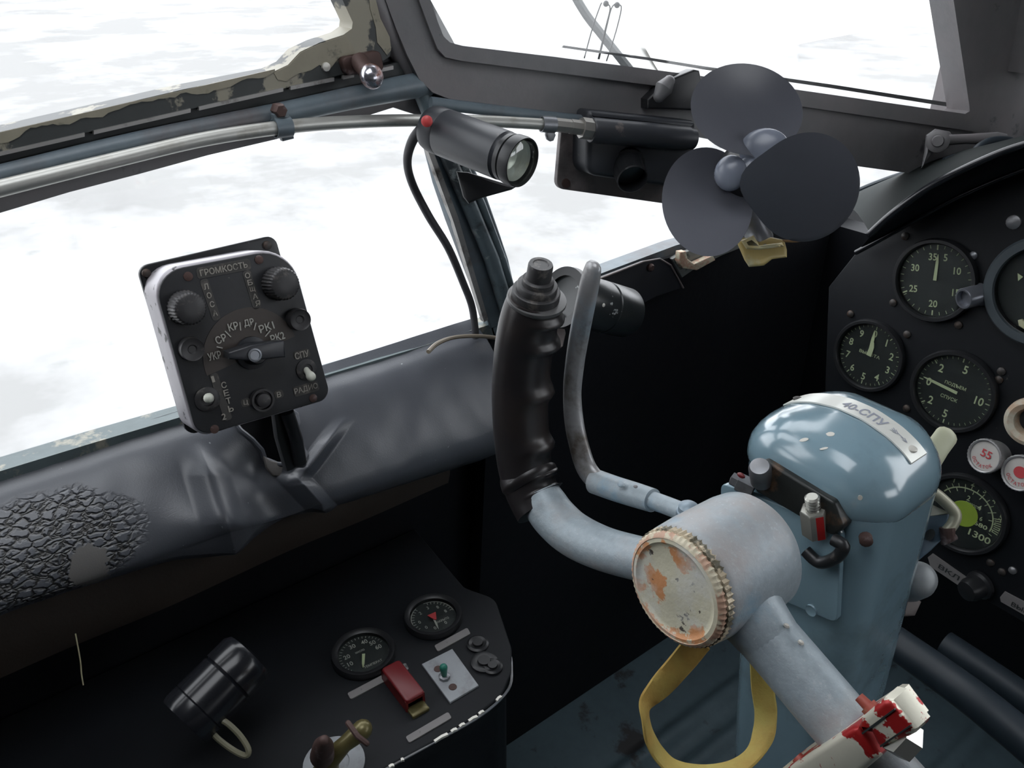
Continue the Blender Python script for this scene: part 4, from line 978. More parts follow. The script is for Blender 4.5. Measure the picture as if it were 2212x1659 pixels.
seg((ax0, ly), (ax0+.012, ly)); seg((ax0, ly+.002), (ax0+.003, ly)); seg((ax0, ly-.002), (ax0+.003, ly)); seg((ax0+.002, ly+.002), (ax0+.005, ly)); seg((ax0+.002, ly-.002), (ax0+.005, ly))
seg((ax0+.009, ly+.0015), (ax0+.012, ly)); seg((ax0+.009, ly-.0015), (ax0+.012, ly)); seg((ax0+.0045, ly+.0006), (ax0+.009, ly+.0006))
part('arrow_mark', ar_, K['ink'], lp)
for a_, mt in ((X1-.006, K['edge']), (X0+.005, K['screw'])):
    part('label_screw', MB().lathe(frame((a_, ly, lz(a_)-.001), (.15 if a_ > CXC else -.15, 0, 1)), [(.0034, 0), (.0034, .001), (.0026, .0015), (.0003, .0016)], 20), mt, lp)
# paint chips on the cap (bare spots)
chp = MB()
for px_, py_, w_, h_ in ((1794, 938, 9, 7), (1737, 950, 10, 4), (1780, 969, 9, 3), (1858, 1075, 5, 6)):
    # find the cap under that line of sight
    hit = cap_bvh.ray_cast(EYE, ray(px_, py_).normalized())
    if hit[0]:
        n_ = hit[1]; n_ = n_ if n_.dot(ray(px_, py_)) < 0 else -n_; fm_ = frame(hit[0]+n_*.0002, n_, RT); s_ = ppx(1, hit[0])
        chp.prism([fm_ @ V((w_*s_*cos(t)*(1+.25*noise.noise(V((t*2, w_, 0)))), h_*s_*sin(t), 0)) for t in [2*pi*k/14 for k in range(14)]], n_, .0003)
part('paint_chip', chp, K['edge'], cc_)
# front face hardware
CF = Plane((CXC, CYC-HY-.002, .6), (0, -1, 0), (1, 0, 0))
bar = MB().prism(fr2(CF, roundpoly(to2(CF, [(1622, 1010), (1650, 994), (1800, 1085), (1822, 1140), (1800, 1160), (1628, 1060)], .006), .005, 4), .006), CF.n, .012, .002)
part('clamp_bar', bar, mat('greasy_dark_metal', (.03, .033, .032), .35, .3, [((.13, .08, .05), 40, .62, .05)], bump=(90, .4, .001), grain=.3), cc_)
cvp = MB().prism(fr2(CF, roundpoly(to2(CF, [(1560, 1040), (1822, 1140), (1812, 1345), (1560, 1240)]), .006, 5), .002), CF.n, .004, .001)
cpl = part('cover_plate', cvp, K['blue'], cc_)
part('plate_plug', MB().lathe(frame(CF.p(1753, 1318, .002), CF.n), [(ppx(14, CF.p(1753, 1318)), 0), (ppx(13, CF.p(1753, 1318)), .0012), (ppx(9, CF.p(1753, 1318)), .0006), (.0003, .0008)], 20), K['blue'], cpl)
def bolt(x, y, tilt, rpx, h, stud, redp, par, pl=CF, off=.004):
    m = frame(pl.p(x, y, off), tilt, RT); q = ppx(rpx, m.translation)
    o = part('hex_bolt', MB().lathe(m, [(q, 0), (q, h), (q*.9, h*1.05), (.0003, h*1.05)], 6), mat('zinc_nut', (.38, .38, .34), .35, .6) if stud else K['screw'], par)
    if redp:
        part('red_mark', MB().prism([m @ V(p) for p in ((q*-.1, -q*.88, 0), (q*.45, -q*.88, 0), (q*.45, -q*.88, h), (q*-.1, -q*.88, h))], m.to_3x3() @ V((0, -1, 0)), .0005), K['red'] if False else mat('red_seal_paint', (.5, .02, .02), .4), o)
    if stud:
        part('threaded_stud', MB().lathe(m, [(q*.55, h)]+[(q*(.55 if k % 2 else .45), h+.0012*k) for k in range(1, 10)]+[(q*.4, h+.012), (.0003, h+.012)], 20), mat('stud_metal', (.4, .4, .36), .35, .7), o)
    return o
bolt(1762, 1150, V((-.12, -.25, 1)), 29, .020, True, True, cc_)
sc_ = MB(); m = frame(CF.p(1643, 1022, .010), V((.1, -.5, 1)), RT); q = ppx(24, m.translation)
sc_.lathe(m, [(q, -.01), (q, .006), (q*.85, .009), (q*.3, .0095), (.0003, .0095)], 24); part('cap_screw', sc_, K['steel'], cc_)
m = frame(CF.p(1606, 1046, .004), V((-1, -.35, .2)), RT); q = ppx(22, m.translation)
nb = part('side_nut', MB().lathe(m, [(q, -.008), (q, .004), (q*.7, .0045), (q*.7, .009), (.0003, .010)], 6), K['steel'], cc_)
part('red_mark', MB().ball(CF.p(1601, 1027, .012), ppx(8, CF.p(1600, 1027)), None, 10, (1.3, .7, .7)), K['red'], nb)
# greasy cable bundle below the bolt
q = [CF.p(x, y, .008) for x, y in spline([(1740, 1190), (1770, 1215), (1805, 1205), (1822, 1180), (1800, 1165)], 5)]
part('greasy_cable', MB().tube(q, .0042, 10), K['black'], cc_)
for (x, y, s_) in ((1986, 1062, 12),):
    CR = Plane((CXC+HX, CYC, .6), (1, 0, 0), (0, 1, 0))
m = frame(V((CXC+HX*.9, CYC-HY*.95, .636)), V((.6, -.8, .1)), RT); q = .0042
part('cap_fixing_screw', MB().lathe(m, [(q, -.002), (q, .003), (q*.7, .004), (.0003, .004)], 12), K['rust'], cc_)

# ---- locking lever assembly standing right of the column
lk = thing('locking_lever', 'cream painted lever with bent arm and blue bracket behind the right edge of the column', 'lever', P(2010, 1080, .60))
q = [P(2000, 1010, .60), P(2025, 968, .60), P(2044, 942, .60)]
part('lever_handle', MB().tube(q, [(ppx(26, q[0]), .003)]*3, 20, up=RT, round_end=True), mat('cream_lever_paint', (.62, .63, .45), .4, 0, [((.3, .2, .12), 60, .72, .02)]), lk)
q = [P(x, y, .60) for x, y in spline([(1990, 1050), (2020, 1066), (2050, 1092), (2064, 1112), (2058, 1132), (2045, 1148)], 4)]
part('bent_arm', MB().tube(q, [(ppx(13, q[0]), .0035)]*len(q), 12, up=RT), mat('rubbed_cream_metal', (.38, .37, .28), .4, .3, [((.15, .1, .07), 50, .6, .1)]), lk)
part('rusty_hook', MB().tube([P(2046, 1140, .6), P(2048, 1165, .6), P(2066, 1160, .6)], [.0055, .006, .002], 10), K['rust'], lk)
b1_ = MB().prism([P(x, y, .605) for x, y in ((1960, 1118), (2052, 1108), (2040, 1160), (2010, 1190), (1960, 1230))], -ray(2005, 1160), .012, .0015)
part('bracket', b1_, mat('blue_bracket_paint', (.1, .15, .2), .4), lk)
part('bracket_flange', MB().prism([P(x, y, .604) for x, y in ((1960, 1068), (1996, 1082), (2052, 1108), (1994, 1116), (1960, 1122))], -ray(2005, 1100)+V((0, 0, .8)), .003), mat('pale_flange', (.5, .5, .42), .45), lk)
part('bracket_hole', MB().lathe(frame(P(2009, 1155, .604), -ray(2009, 1155)), [(ppx(14, P(2009, 1155, .6)), -.002), (ppx(14, P(2009, 1155, .6)), .0004), (.0003, .0004)], 20, lambda a, q, z: q*(1-.35*abs(cos(a)))), K['dark'], lk)
kn = thing('round_boss', 'rounded grey metal boss sticking out below the blue bracket right of the column', 'boss', P(1985, 1250, .62))
m = frame(P(1975, 1255, .63), P(2012, 1238, .60)-P(1975, 1255, .63), RT); q = ppx(40, m.translation)
part('boss_body', MB().lathe(m, [(q*.9, -.02), (q, -.01), (q, .006), (q*.9, .012), (q*.6, .016), (.0003, .017)], 32), mat('grey_casting', (.28, .3, .31), .45, .2, grain=.15), kn)
part('boss_foot', MB().prism([P(x, y, .64) for x, y in ((1945, 1270), (1990, 1300), (1976, 1330), (1950, 1332))], -ray(1965, 1310), .01, .002), K['boxbr'], kn)
# ================================================================ INSTRUMENT PANEL
ip = thing('instrument_panel', 'black main instrument panel carrying round flight gauges behind the control column', 'instrument panel', IP.fr(2000, 700))
op = [(1790, 620), (1850, 545), (1922, 506), (1995, 462), (2085, 415), (2212, 362), (2330, 330), (2480, 330), (2700, 400), (2950, 560), (3100, 1900), (2400, 1460), (2212, 1345), (2000, 1222), (1850, 1135), (1780, 900)]
part('panel_plate', MB().prism(poly(IP, op), IP.n, .006, .001), K['panelblk'], ip)
for x, y in ((1956, 510), (2103, 552), (2071, 702), (1930, 654), (1838, 678), (1960, 722), (2164, 802), (2158, 820), (1959, 882), (2190, 480), (1936, 900), (2140, 1215), (2188, 1232), (2165, 1235)):
    m = IP.fr(x, y, 0); q = .0042 if (x, y) != (2190, 480) else .007
    part('panel_screw', MB().lathe(m, [(q, 0), (q*.95, .0015), (q*.6, .0026), (.0003, .003)], 14), K['steel'] if q > .005 or x in (2103, 2188) else K['screw'], ip)
GX = IP.x
def gauge(name, lab, pl, x, y, rpx, rot, parent_frame=None, R_in=.87, face=None, h=.008, grp='round flight gauges', x0=None):
    m = pl.fr(x, y, 0); c = m.translation; r_ = ppx(rpx, c)
    xd = pl.x*cos(R(rot))+pl.y*sin(R(rot)); m = frame(c, pl.n, xd)
    g = thing(name, lab, 'gauge', m, grp)
    part('bezel', MB().lathe(m, [(r_*.9, 0), (r_, .001), (r_, h*.7), (r_*.97, h), (r_*.9, h), (r_*R_in, h*.75), (r_*R_in, h*.2), (r_*.7, h*.15)], 56), K['black'], g)
    part('dial_face', MB().lathe(m, [(r_*R_in, h*.15), (r_*R_in*.99, h*.25), (.0003, h*.25)], 48), face or K['dark'], g)
    part('cover_glass', MB().lathe(m, [(r_*R_in, h*.7), (r_*R_in*.99, h*.76), (.0003, h*.78)], 40), K['gglass'], g)
    return g, m, r_, h*.25+.0003
def polar(m, r_, a, z): return m @ V((r_*sin(R(a)), r_*cos(R(a)), z))
def ticks(mb, m, r0, r1, angs, w, z):
    for a in angs:
        A, B = polar(m, r0, a, z), polar(m, r1, a, z); s_ = (m.to_3x3() @ V((cos(R(a)), -sin(R(a)), 0)))*w/2
        mb.add([A-s_, A+s_, B+s_, B-s_], [(0, 1, 2, 3)])
def nums(mb, m, r_, z, lst, h, radial=False):
    X, Y = m.to_3x3() @ V((1, 0, 0)), m.to_3x3() @ V((0, 1, 0))
    for s_, a, *k in lst:
        rr_ = k[0]*r_ if k else r_
        mb.text(s_, polar(m, rr_, a, z), X, Y, None, h, 0)
def needle(g, m, a, L_, w, z, back=.0, mt=None, name='needle'):
    d_ = m.to_3x3() @ V((sin(R(a)), cos(R(a)), 0)); s_ = m.to_3x3() @ V((cos(R(a)), -sin(R(a)), 0)); c = m @ V((0, 0, z+.0008)); n_ = m.to_3x3() @ V((0, 0, 1))
    part(name, MB().prism([c-d_*back-s_*w*.6, c-d_*back+s_*w*.6, c+d_*L_*.7+s_*w*.5, c+d_*L_+s_*w*.12, c+d_*L_-s_*w*.12, c+d_*L_*.7-s_*w*.5], n_, .0006), mt or K['lume'], g)
# 1 boost gauge 5-35
g, m, r_, z = gauge('boost_gauge', 'black gauge numbered 5 to 35, next to the big horizon instrument', IP, 2022, 605, 91, 12)
mk = MB(); ticks(mk, m, r_*.76, r_*.84, range(0, 360, 12), .0006, z); ticks(mk, m, r_*.72, r_*.84, (0, 116, 180, 244), .0014, z)
nums(mk, m, r_*.56, z, [('35', 350), ('5', 20, 1.05), ('10', 62), ('15', 116), ('20', 180), ('25', 244), ('30', 298)], r_*.17)
part('dial_markings', mk, K['lume'], g); needle(g, m, 3, r_*.62, .0028, z)
# 2 altimeter 0-9
g, m, r_, z = gauge('small_altimeter', 'small black gauge numbered 0 to 9 at the left end of the instrument panel', IP, 1880, 767, 80, 0)
mk = MB(); ticks(mk, m, r_*.78, r_*.84, range(0, 360, 9), .0005, z); ticks(mk, m, r_*.74, r_*.84, range(0, 360, 36), .0010, z)
nums(mk, m, r_*.62, z, [(str(k), k*36) for k in range(10)], r_*.2)
X, Y = m.to_3x3() @ V((1, 0, 0)), m.to_3x3() @ V((0, 1, 0))
mk.text('ВЫСОТА', polar(m, r_*.04, 0, z), X, Y, r_*.6, r_*.09, 0)
part('dial_markings', mk, K['lume'], g); needle(g, m, -2, r_*.72, .0034, z); needle(g, m, 6, r_*.4, .005, z+.0008, 0, None, 'short_needle')
# 3 variometer
g, m, r_, z = gauge('variometer', 'black gauge with zero on its left and 10 on its right, above the column cap', IP, 2062, 844, 92, 0)
mk = MB(); ticks(mk, m, r_*.78, r_*.84, [270+k*9 for k in range(-20, 21)], .0005, z); ticks(mk, m, r_*.74, r_*.84, (270, 312, 360, 90, 180, 228), .0012, z)
X, Y = m.to_3x3() @ V((1, 0, 0)), m.to_3x3() @ V((0, 1, 0))
nums(mk, m, r_*.6, z, [('0', 270), ('2', 315), ('5', 10), ('10', 90), ('5', 182), ('2', 226)], r_*.2)
mk.text('ПОДЪЕМ', m @ V((0, r_*.14, z)), X, Y, r_*.5, r_*.1, 0); mk.text('СПУСК', m @ V((-r_*.05, -r_*.2, z)), X, Y, r_*.4, r_*.09, 0)
part('dial_markings', mk, K['lume'], g); needle(g, m, 275, r_*.75, .0026, z, .004)
# 4 airspeed style gauge with lime disc
g, m, r_, z = gauge('speed_gauge', 'black gauge with a lime green centre disc and 1300 on its scale', IP, 2084, 1108, 92, 0)
mk = MB(); X, Y = m.to_3x3() @ V((1, 0, 0)), m.to_3x3() @ V((0, 1, 0))
an = range(-50, 112, 12)
for a in range(-60, 100, 4): ticks(mk, m, r_*.63, r_*.66, [a+2], r_*.07, z)
ticks(mk, m, r_*.66, r_*.74, range(-50, 112, 12), .0007, z); ticks(mk, m, r_*.55, r_*.63, range(-50, 90, 18), .0008, z)
nums(mk, m, r_*.82, z, [('1', -32), ('2', -2), ('3', 18), ('4', 38), ('5', 66)], r_*.14)
nums(mk, m, r_*.42, z, [('2', -2), ('4', 40)], r_*.13)
for k, (a, b) in enumerate(((70, 74), (78, 82), (86, 90), (94, 98))): ticks(mk, m, r_*.68, r_*.82, (a, b), .001, z); ticks(mk, m, r_*(.68 if k % 2 else .80), r_*(.7 if k % 2 else .82), [(a+b)/2], r_*.055, z)
mk.text('680', m @ V((r_*.42, -r_*.08, z)), X, Y, r_*.3, r_*.11, 0); mk.text('1300', m @ V((r_*.48, -r_*.36, z)), X, Y, r_*.5, r_*.17, 0); mk.text('6', m @ V((r_*.38, r_*.08, z)), X, Y, None, r_*.11, 0)
mk.text('СКОРОСТЬ', m @ V((r_*.12, r_*.30, z)), X, Y, r_*.34, r_*.07, 0)
part('dial_markings', mk, K['lume'], g)
part('centre_disc', MB().lathe(frame(m @ V((0, 0, z)), m.to_3x3() @ V((0, 0, 1))), [(r_*.32, 0), (r_*.32, .0005), (.0003, .0005)], 32), K['lime'], g)
# 5 horizon partly out of the frame
g, m, r_, z = gauge('artificial_horizon', 'large round horizon instrument with a wide grey ring, cut by the right edge', IP, 2262, 628, 122, 0, R_in=.8, h=.012)
part('grey_ring', MB().lathe(m, [(r_*.8, .010), (r_*.82, .0125), (r_*.96, .0125), (r_*1.0, .010)], 56, None, True), mat('grey_blue_ring', (.06, .075, .085), .4), g)
part('index_mark', MB().prism([IP.p(x, y, .006) for x, y in ((2198, 590), (2210, 598), (2199, 607))], IP.n, .001), K['lume'], g)
part('aircraft_symbol', MB().prism([IP.p(x, y, .007) for x, y in ((2198, 692), (2206, 690), (2226, 706), (2220, 716), (2200, 704))], IP.n, .003, .0008), K['amber'], g)
m = frame(IP.p(2118, 636, .002), V((-.35, -1, -.1)), GX); q = .0105
part('caging_knob', MB().lathe(m, [(q*1.1, 0), (q, .004), (q, .020), (q*.92, .021), (q*.75, .021), (q*.7, .016), (.0003, .016)], 28), K['chrome'] if False else mat('grey_knob_metal', (.2, .21, .24), .3, .5), g)
# small press-to-test lamps and the ring
def lampcap(name, lab, x, y, rpx, txt, sub):
    m = IP.fr(x, y, 0); c = m.translation
    tip = P(x, y, dep(c)-.018); base_ = IP.p(x+30, y+8)
    ax = (tip-base_).normalized(); r_ = ppx(rpx, tip); m = frame(tip, V((-.2, -1, .25)), GX)
    t = thing(name, lab, 'indicator lamp', m, 'round press-to-test lamps')
    d_ = (tip-base_).length
    part('lamp_housing', MB().lathe(m, [(r_*.8, -.03), (r_*.9, -.01), (r_, -.004), (r_, .002), (r_*.93, .003), (r_*.86, .002), (r_*.84, -.001), (r_*.6, -.001)], 60, lambda a, q, z_: q*(1-.03*(.5+.5*cos(a*30))) if q > r_*.95 else q), mat('pale_worn_housing', (.42, .42, .42), .4, .3, [((.12, .12, .13), 50, .6, .05)]), t)
    part('lamp_lens', MB().lathe(m, [(r_*.85, -.0015), (r_*.84, .0002), (.0003, .0006)], 40), K['whitepl'], t)
    mk = MB(); X, Y = m.to_3x3() @ V((1, 0, 0)), m.to_3x3() @ V((0, 1, 0))
    if txt: mk.text(txt, m @ V((r_*.05, r_*.15, .0012)), X, Y, r_*.62, r_*.45, 0)
    else: mk.prism([m @ V((r_*.35*cos(t_), r_*.32*sin(t_)+r_*.05, .0012)) for t_ in [2*pi*k/20 for k in range(20)]], m.to_3x3() @ V((0, 0, 1)), .0003)
    for i, ch_ in enumerate(sub):
        a = R(215+i*110/(len(sub)-1)); c_ = m @ V((r_*.62*cos(a), r_*.62*sin(a), .0012)); xd = m.to_3x3() @ V((-sin(a), cos(a), 0))
        mk.text(ch_, c_, xd, m.to_3x3() @ V((-cos(a), -sin(a), 0)), None, r_*.2, 0)
    part('lens_marking', mk, K['redtxt'], t)
lampcap('indicator_lamp', 'round white lamp cap with red 55 on it beside the cream lever', 2128, 985, 38, '55', 'ОСТАТОК')
lampcap('indicator_lamp', 'round white lamp cap with a red dot, lower right of the lamp marked 55', 2204, 1022, 40, None, 'ОСТАТОК')
m = IP.fr(2226, 913, 0); m.translation = IP.p(2226, 913, .012); q = ppx(54, m.translation)
rk = thing('ring_knob', 'cream and rust coloured ring knob with a black centre, above the two lamp caps', 'knob', m)
part('knob_ring', MB().lathe(m, [(q*.52, -.012), (q*.9, -.012), (q, -.004), (q*.97, .002), (q*.8, .004), (q*.6, .002), (q*.52, -.006)], 48, None, True), mat('worn_cream_ring', (.55, .4, .28), .5, 0, [((.6, .56, .45), 60, .5, .06)], bump=(150, .3, .001)), rk)
part('knob_centre', MB().lathe(m, [(q*.54, -.014), (q*.5, -.006), (.0003, -.005)], 32), K['black'], rk)
# placards on the lower edge
for i, (pts_, txt, lab) in enumerate((([(2004, 1204), (2014, 1196), (2098, 1255), (2084, 1274), (2010, 1224)], ('ВКЛ', (2028, 1222), (2072, 1250)), 'worn grey placard just left of the black knob on the lower panel edge'), ([(2160, 1290), (2170, 1278), (2330, 1362), (2320, 1390), (2162, 1300)], ('ВЫКЛ', (2185, 1304), (2235, 1330)), 'worn grey placard just right of the black knob on the lower panel edge'))):
    o = thing('name_placard', lab, 'placard', IP.fr(*pts_[0], 0), 'placards on the lower panel edge')
    part('placard_plate', MB().prism(poly(IP, pts_, .0015), IP.n, .0015), K['placard'], o)
    mk = MB(); mk.textpx(txt[0], IP, txt[1], txt[2], 11, .0018); part('lettering', mk, K['dark'], o)
bk_ = thing('panel_knob', 'black rounded knob between the two worn placards under the lime disc gauge', 'knob', IP.fr(2112, 1268, 0))
m = frame(IP.p(2120, 1262, 0), V((-.25, -1, -.1)), GX); q = .014
part('knob_body', MB().lathe(m, [(q*1.1, 0), (q*1.1, .004), (q*.9, .006), (q*.9, .016), (q*.75, .022), (q*.3, .024), (.0003, .024)], 28), K['black'], bk_)

# dark tubes under the panel
for pts_, r_, lab in (([(1930, 1385, .80), (2030, 1455, .76), (2130, 1530, .72), (2260, 1640, .68), (2330, 1720, .66)], .016, 'dark blue tube crossing the shade under the panel, the lower of two'), ([(2040, 1390, .86), (2130, 1450, .83), (2230, 1520, .80), (2330, 1600, .78)], .014, 'dark tube crossing the shade under the panel, the upper of two')):
    q = [P(*p) for p in spline(pts_, 5)]
    o = part('control_tube', MB().tube(q, r_, 16), K['hose'], None, lab, 'tube', 'tubes under the instrument panel', org=q[0])

# connector fitting at the foot of the windscreen frame
cf = thing('coaming_fitting', 'dark fitting with a short lever and two cable loops below the window pillar', 'fitting', P(2030, 310, .86))
q = P(2026, 305, .84)
part('fitting_body', MB().prism([P(x, y, .85) for x, y in ((2000, 292), (2020, 278), (2052, 284), (2062, 300), (2050, 320), (2015, 330), (2000, 350), (1990, 364), (1996, 330))], -ray(2030, 310), .02, .003), K['frame'], cf)
part('fitting_boss', MB().lathe(frame(q, -ray(2026, 305)), [(.011, -.006), (.011, 0), (.008, .002), (.006, .002), (.005, .005), (.0003, .005)], 24), K['frame'], cf)
part('short_lever', MB().tube([P(2040, 303, .85), P(2090, 300, .85), P(2150, 300, .85), P(2168, 304, .85)], [.0055, .005, .007, .007], 12), K['frame'], cf)
for pts_ in (((2040, 350), (2070, 340), (2100, 345), (2118, 358)), ((2100, 345), (2112, 322), (2140, 306), (2180, 305), (2215, 320))):
    q = [P(x, y, .84) for x, y in spline(pts_, 5)]; part('cable_loop', MB().tube(q, .0045, 10), K['hose'], cf)

# ================================================================ PORT SIDE CONSOLE
CP_ = Plane((0, 0, .41), (0, 0, 1), (0, 1, 0))
cs = thing('side_console', 'black side console with gauges and switches, its curved edge chipped to bare metal', 'console', CP_.fr(900, 1450))
oc = [V((-.62, -.05)), V((-.62, .36)), V((-.545, .388)), V((-.49, .38)), V((-.425, .34)), V((-.405, .29)), V((-.405, .25)), V((-.395, .17)), V((-.395, -.05))]
q_ = [V(CP_.p(x, y)) for x, y in ((1003, 1268), (1070, 1292), (1106, 1400), (1106, 1450), (1085, 1502), (1020, 1552), (940, 1600), (820, 1665), (640, 1760), (300, 1950))]
out_ = [V((p.x, p.y)) for p in q_]; out_ = [V((-.622, out_[0].y+.01))]+out_+[V((out_[-1].x, -.12)), V((-.622, -.12))]
# only rounded along the inner front corner
cpts = [V((p.x, p.y, .41)) for p in roundpoly(out_, [.0, .01, .02, .03, .03, .03, .03, .04, .04, .04, 0, 0, 0], 4)]
part('console_top', MB().prism(cpts, (0, 0, 1), .012, .002), K['panelblk'], cs)
cen = sum((p for p in cpts), V((0, 0, 0)))/len(cpts)
low = [p+(V((cen.x, cen.y, 0))-V((p.x, p.y, 0))).normalized()*.006-V((0, 0, .012)) for p in cpts]
part('console_body', MB().prism(low, (0, 0, 1), .39), K['lining'], cs)
# bare metal wear along the front rim
rim = MB()
e_ = [(1102, 1462, 0), (1098, 1478, 1), (1092, 1492, .5), (1072, 1520, 1), (1058, 1532, 1.3), (1040, 1545, 1.5), (1012, 1562, 2), (998, 1572, 2), (975, 1583, 1.5), (940, 1600, 3), (925, 1606, 2)]
for (a_, b_) in (((1072, 1512), (1082, 1502)), ((1034, 1541), (1044, 1534)), ((1012, 1556), (1030, 1545)), ((992, 1568), (1003, 1561)), ((974, 1579), (986, 1572)), ((938, 1600), (966, 1583)), ((866, 1640), (872, 1638)), ((840, 1655), (850, 1650))):
    A, B = CP_.p(*a_, .0006), CP_.p(*b_, .0006); d_ = (B-A).normalized(); s_ = d_.cross(V((0, 0, 1)))*.0018
    part('bare_chip', MB().prism([A-s_*.5, A+s_*.8, A.lerp(B, .5)+s_*.5, B+s_, B-s_*.3, A.lerp(B, .6)-s_*.7], (0, 0, 1), .002), K['edge'], cs)
lip = MB().tube([CP_.p(x, y, -.002) for x, y in spline([(1100, 1400), (1105, 1440), (1098, 1490), (1040, 1545), (940, 1602), (820, 1668)], 5)], .0012, 6)
part('edge_bead', lip, K['steel'], cs)
def cgauge(name, lab, x, y, rpx, rot): return gauge(name, lab, CP_, x, y, rpx, rot, R_in=.8, h=.007, grp='gauges on the side console')
# text runs from the aft left to the front right: x direction of these gauges is along +y
g, m, r_, z = cgauge('temperature_gauge', 'black gauge numbered 10 to 60 on the side console, nearer the red switch guard', 786, 1417, 69, -6)
mk = MB(); ticks(mk, m, r_*.68, r_*.76, range(-125, 75, 9), .0005, z)
nums(mk, m, r_*.52, z, [('10', -105), ('20', -70), ('30', -20), ('40', 25), ('50', 55), ('60', 85)], r_*.17)
X, Y = m.to_3x3() @ V((1, 0, 0)), m.to_3x3() @ V((0, 1, 0))
mk.text('МАСЛО', m @ V((-r_*.05, r_*.18, z)), X, Y, r_*.3, r_*.08, 0); mk.text('ТЕМПЕРАТ', m @ V((r_*.1, -r_*.5, z)), X, Y, r_*.6, r_*.09, 0)
part('dial_markings', mk, K['letterw'], g); needle(g, m, 205, r_*.55, .0022, z)
g, m, r_, z = cgauge('trim_indicator', 'black gauge with two facing arc scales and a red centre at the console front', 936, 1337, 63, -6)
mk = MB(); ticks(mk, m, r_*.64, r_*.74, list(range(-110, -20, 10))+list(range(10, 100, 10)), .0006, z)
for a in range(-110, -26, 5): ticks(mk, m, r_*.74, r_*.76, [a+2.5], r_*.065, z)
for a in range(0, 95, 5): ticks(mk, m, r_*.74, r_*.76, [a+2.5], r_*.065, z)
nums(mk, m, r_*.5, z, [('2', -35), ('3', 5), ('8', 45), ('8', 85), ('0', -85), ('0', -125), ('0', 200), ('0', 150)], r_*.14)
X, Y = m.to_3x3() @ V((1, 0, 0)), m.to_3x3() @ V((0, 1, 0))
mk.text('ЗАКРЫТО', m @ V((r_*.2, -r_*.28, z)), X, Y, r_*.5, r_*.1, 0)
part('dial_markings', mk, K['letterw'], g); needle(g, m, 190, r_*.6, .0016, z, .0, K['letterw'])
part('centre_hub', MB().prism([m @ V(p) for p in ((-r_*.16, r_*.12, z+.002), (r_*.16, r_*.12, z+.002), (r_*.03, -r_*.2, z+.002), (-r_*.03, -r_*.2, z+.002))], (0, 0, 1), .0008), K['redtxt'], g)
def strip(a_, b_, h, lab, name='name_placard'):
    A, B = V(a_), V(b_); d_ = (B-A).normalized(); w_ = V((-d_.y, d_.x))*h/2
    pl2 = roundpoly(to2(CP_, [tuple(A-w_), tuple(B-w_), tuple(B+w_), tuple(A+w_)]), .0015, 3)
    o = thing(name, lab, 'placard', CP_.fr(*a_, 0), 'placards on the side console')
    part('placard_plate', MB().prism(fr2(CP_, pl2, .0012), CP_.n, .0012), K['placard'], o)
strip((754, 1506), (880, 1440), 15, 'long grey placard beside the red switch guard on the side console')
strip((942, 1403), (1013, 1364), 15, 'short grey placard between the console front gauge and the light switch plate')
strip((880, 1600), (972, 1546), 15, 'grey placard near the chipped rim of the side console')
spn = thing('switch_plate', 'light grey rectangular switch plate with a green toggle on the side console', 'switch', CP_.fr(970, 1460, 0))
part('plate', MB().prism(poly(CP_, [(911, 1434), (977, 1401), (1034, 1480), (972, 1517)], .002), CP_.n, .002, .0006), K['placard2'], spn)
for x, y in ((946, 1445), (978, 1484)): part('hole', MB().lathe(CP_.fr(x, y, .002), [(.0036, 0), (.0034, .0004), (.0003, .0004)], 16), K['rust'], spn)
m = CP_.fr(960, 1464, .002); tg = part('toggle_base', MB().lathe(m, [(.005, 0), (.005, .003), (.003, .004), (.0003, .004)], 8), K['steel'], spn)
part('green_toggle', MB().tube([m.translation, P(958, 1442, dep(m.translation)-.01)], [.002, .0035], 12, round_end=True), K['green'], tg)
rgd = thing('switch_guard', 'red flip-up switch guard hinged on the side console', 'switch guard', CP_.fr(880, 1500, 0))
m = frame(CP_.p(874, 1500, 0), (0, 0, 1), (.72, .5, 0)); a_, b_ = CP_.p(845, 1458, 0), CP_.p(900, 1530, 0); d_ = (b_-a_).normalized(); L_ = (b_-a_).length
m = frame((a_+b_)/2, (0, 0, 1), d_)
gb = MB(); gb.box(m, (-L_/2, -.009, .010), (L_/2, .009, .014), .003); gb.box(m, (-L_/2, -.009, 0), (L_/2*.95, -.0068, .012)); gb.box(m, (-L_/2, .0068, 0), (L_/2*.95, .009, .012)); gb.box(m, (-L_/2, -.009, 0), (-L_/2+.003, .009, .012))
part('guard_cover', gb, K['red'], rgd)
part('guard_hinge', MB().box(m, (L_/2-.003, -.008, 0), (L_/2+.008, .008, .003), .001), K['brass'], rgd)
for x, y, s_ in ((1032, 1393, .010), (1046, 1432, .012), (1064, 1442, .009)):
    o = thing('blank_button', 'small dark round button near the console front corner beside the light grey switch plate', 'button', CP_.fr(x, y, 0), 'dark buttons by the console front corner')
    part('button_body', MB().lathe(CP_.fr(x, y, 0), [(s_, 0), (s_, .002), (s_*.8, .003), (s_*.5, .002), (s_*.45, .004), (.0003, .004)], 20), K['black'], o)
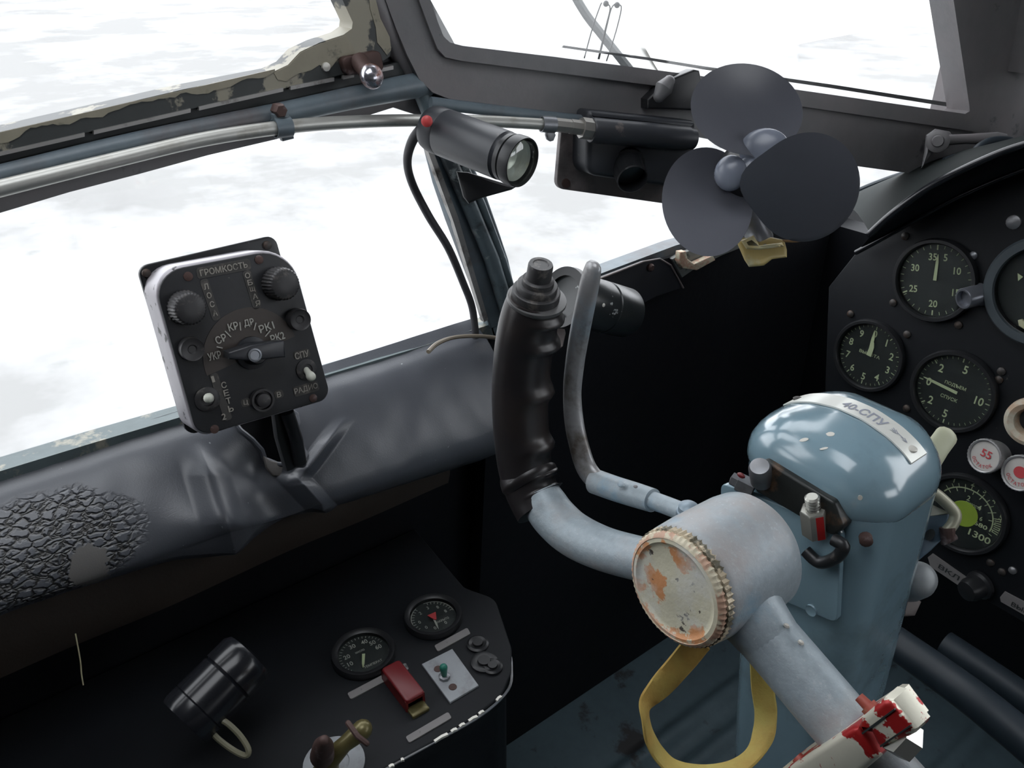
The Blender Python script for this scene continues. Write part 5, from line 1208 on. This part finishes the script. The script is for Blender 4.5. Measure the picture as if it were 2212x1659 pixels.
# brass valve lever on a pale disc
vv = thing('valve_lever', 'brass valve lever with a dark knob over a pale grey disc at the bottom edge', 'valve', CP_.fr(735, 1650, 0))
m = CP_.fr(722, 1650, 0); q = ppx(66, m.translation)
part('pale_disc', MB().lathe(m, [(q, 0), (q, .002), (q*.5, .002), (q*.48, .001), (.0003, .001)], 40), K['placard2'], vv)
q = [P(700, 1680, .625), P(712, 1640, .622), P(745, 1607, .62), P(783, 1576, .62)]
part('lever_arm', MB().tube(q, [.011, .008, .006, .0075], 20, round_end=True), K['brass'], vv)
q = [P(696, 1633, .615), P(698, 1612, .60), P(700, 1600, .59)]
part('dark_knob', MB().tube(q, [.009, .0075, .004], 20, round_end=True), K['rust'], vv)
part('retaining_pin', MB().tube([P(752, 1562, .61), P(772, 1590, .605), P(792, 1606, .605)], [.0022]*3, 8, round_end=True), K['rust'], vv)

# black cylinder hanging by the console, with its ring
bc = thing('map_light', 'glossy black cylindrical light with a pale wire ring, in the dark beside the console', 'lamp', P(470, 1490, .6))
a_, b_ = P(398, 1560, .60), P(540, 1412, .63); ax = (b_-a_).normalized(); L_ = (b_-a_).length; m = frame(a_, ax, (0, 0, 1)); r_ = ppx(66, P(470, 1490, .615))
part('barrel', MB().lathe(m, [(r_*.8, .004), (r_*.95, 0), (r_, .004), (r_, L_*.2), (r_*.97, L_*.21), (r_, L_*.22), (r_*.98, L_*.62), (r_*.92, L_*.64), (r_*.98, L_*.66), (r_*.98, L_*.92), (r_*.85, L_*.99), (r_*.4, L_*1.02), (.0003, L_*1.02)], 48), K['gloss'], bc)
part('pale_rim', MB().tube([m @ V((r_*.93*cos(R(t)), r_*.93*sin(R(t)), .001)) for t in range(150, 240, 6)], .0012, 6), K['edge'], bc)
q = spline([(450, 1560), (480, 1556), (515, 1585), (536, 1618), (530, 1632), (500, 1618), (465, 1590), (450, 1565)], 5)
part('wire_ring', MB().tube([P(x, y, .60) for x, y in q], .0022, 8), mat('pale_olive_ring', (.2, .19, .13), .4), bc)
# loose thread
q = spline([(163, 1369), (168, 1395), (174, 1430), (176, 1455), (180, 1480)], 4)
part('loose_thread', MB().tube([P(x, y, .60) for x, y in q], .0005, 6), mat('pale_thread', (.42, .38, .24), .7), None, 'short pale thread hanging below the cracked part of the sill pad', 'thread')

# ================================================================ LIGHT
w = bpy.data.worlds.new('sky'); S.world = w; w.use_nodes = True; nt = w.node_tree; N = nt.nodes; L = nt.links
bg = N['Background']; bg.inputs[0].default_value = (.93, .96, 1, 1); bg.inputs[1].default_value = 3.8
S.view_settings.view_transform = 'Standard'; S.view_settings.look = 'None'; S.view_settings.exposure = 0; S.view_settings.gamma = 1
S.view_settings.use_curve_mapping = False
S.cycles.use_denoising = True
S.cycles.max_bounces = 8; S.cycles.transparent_max_bounces = 16
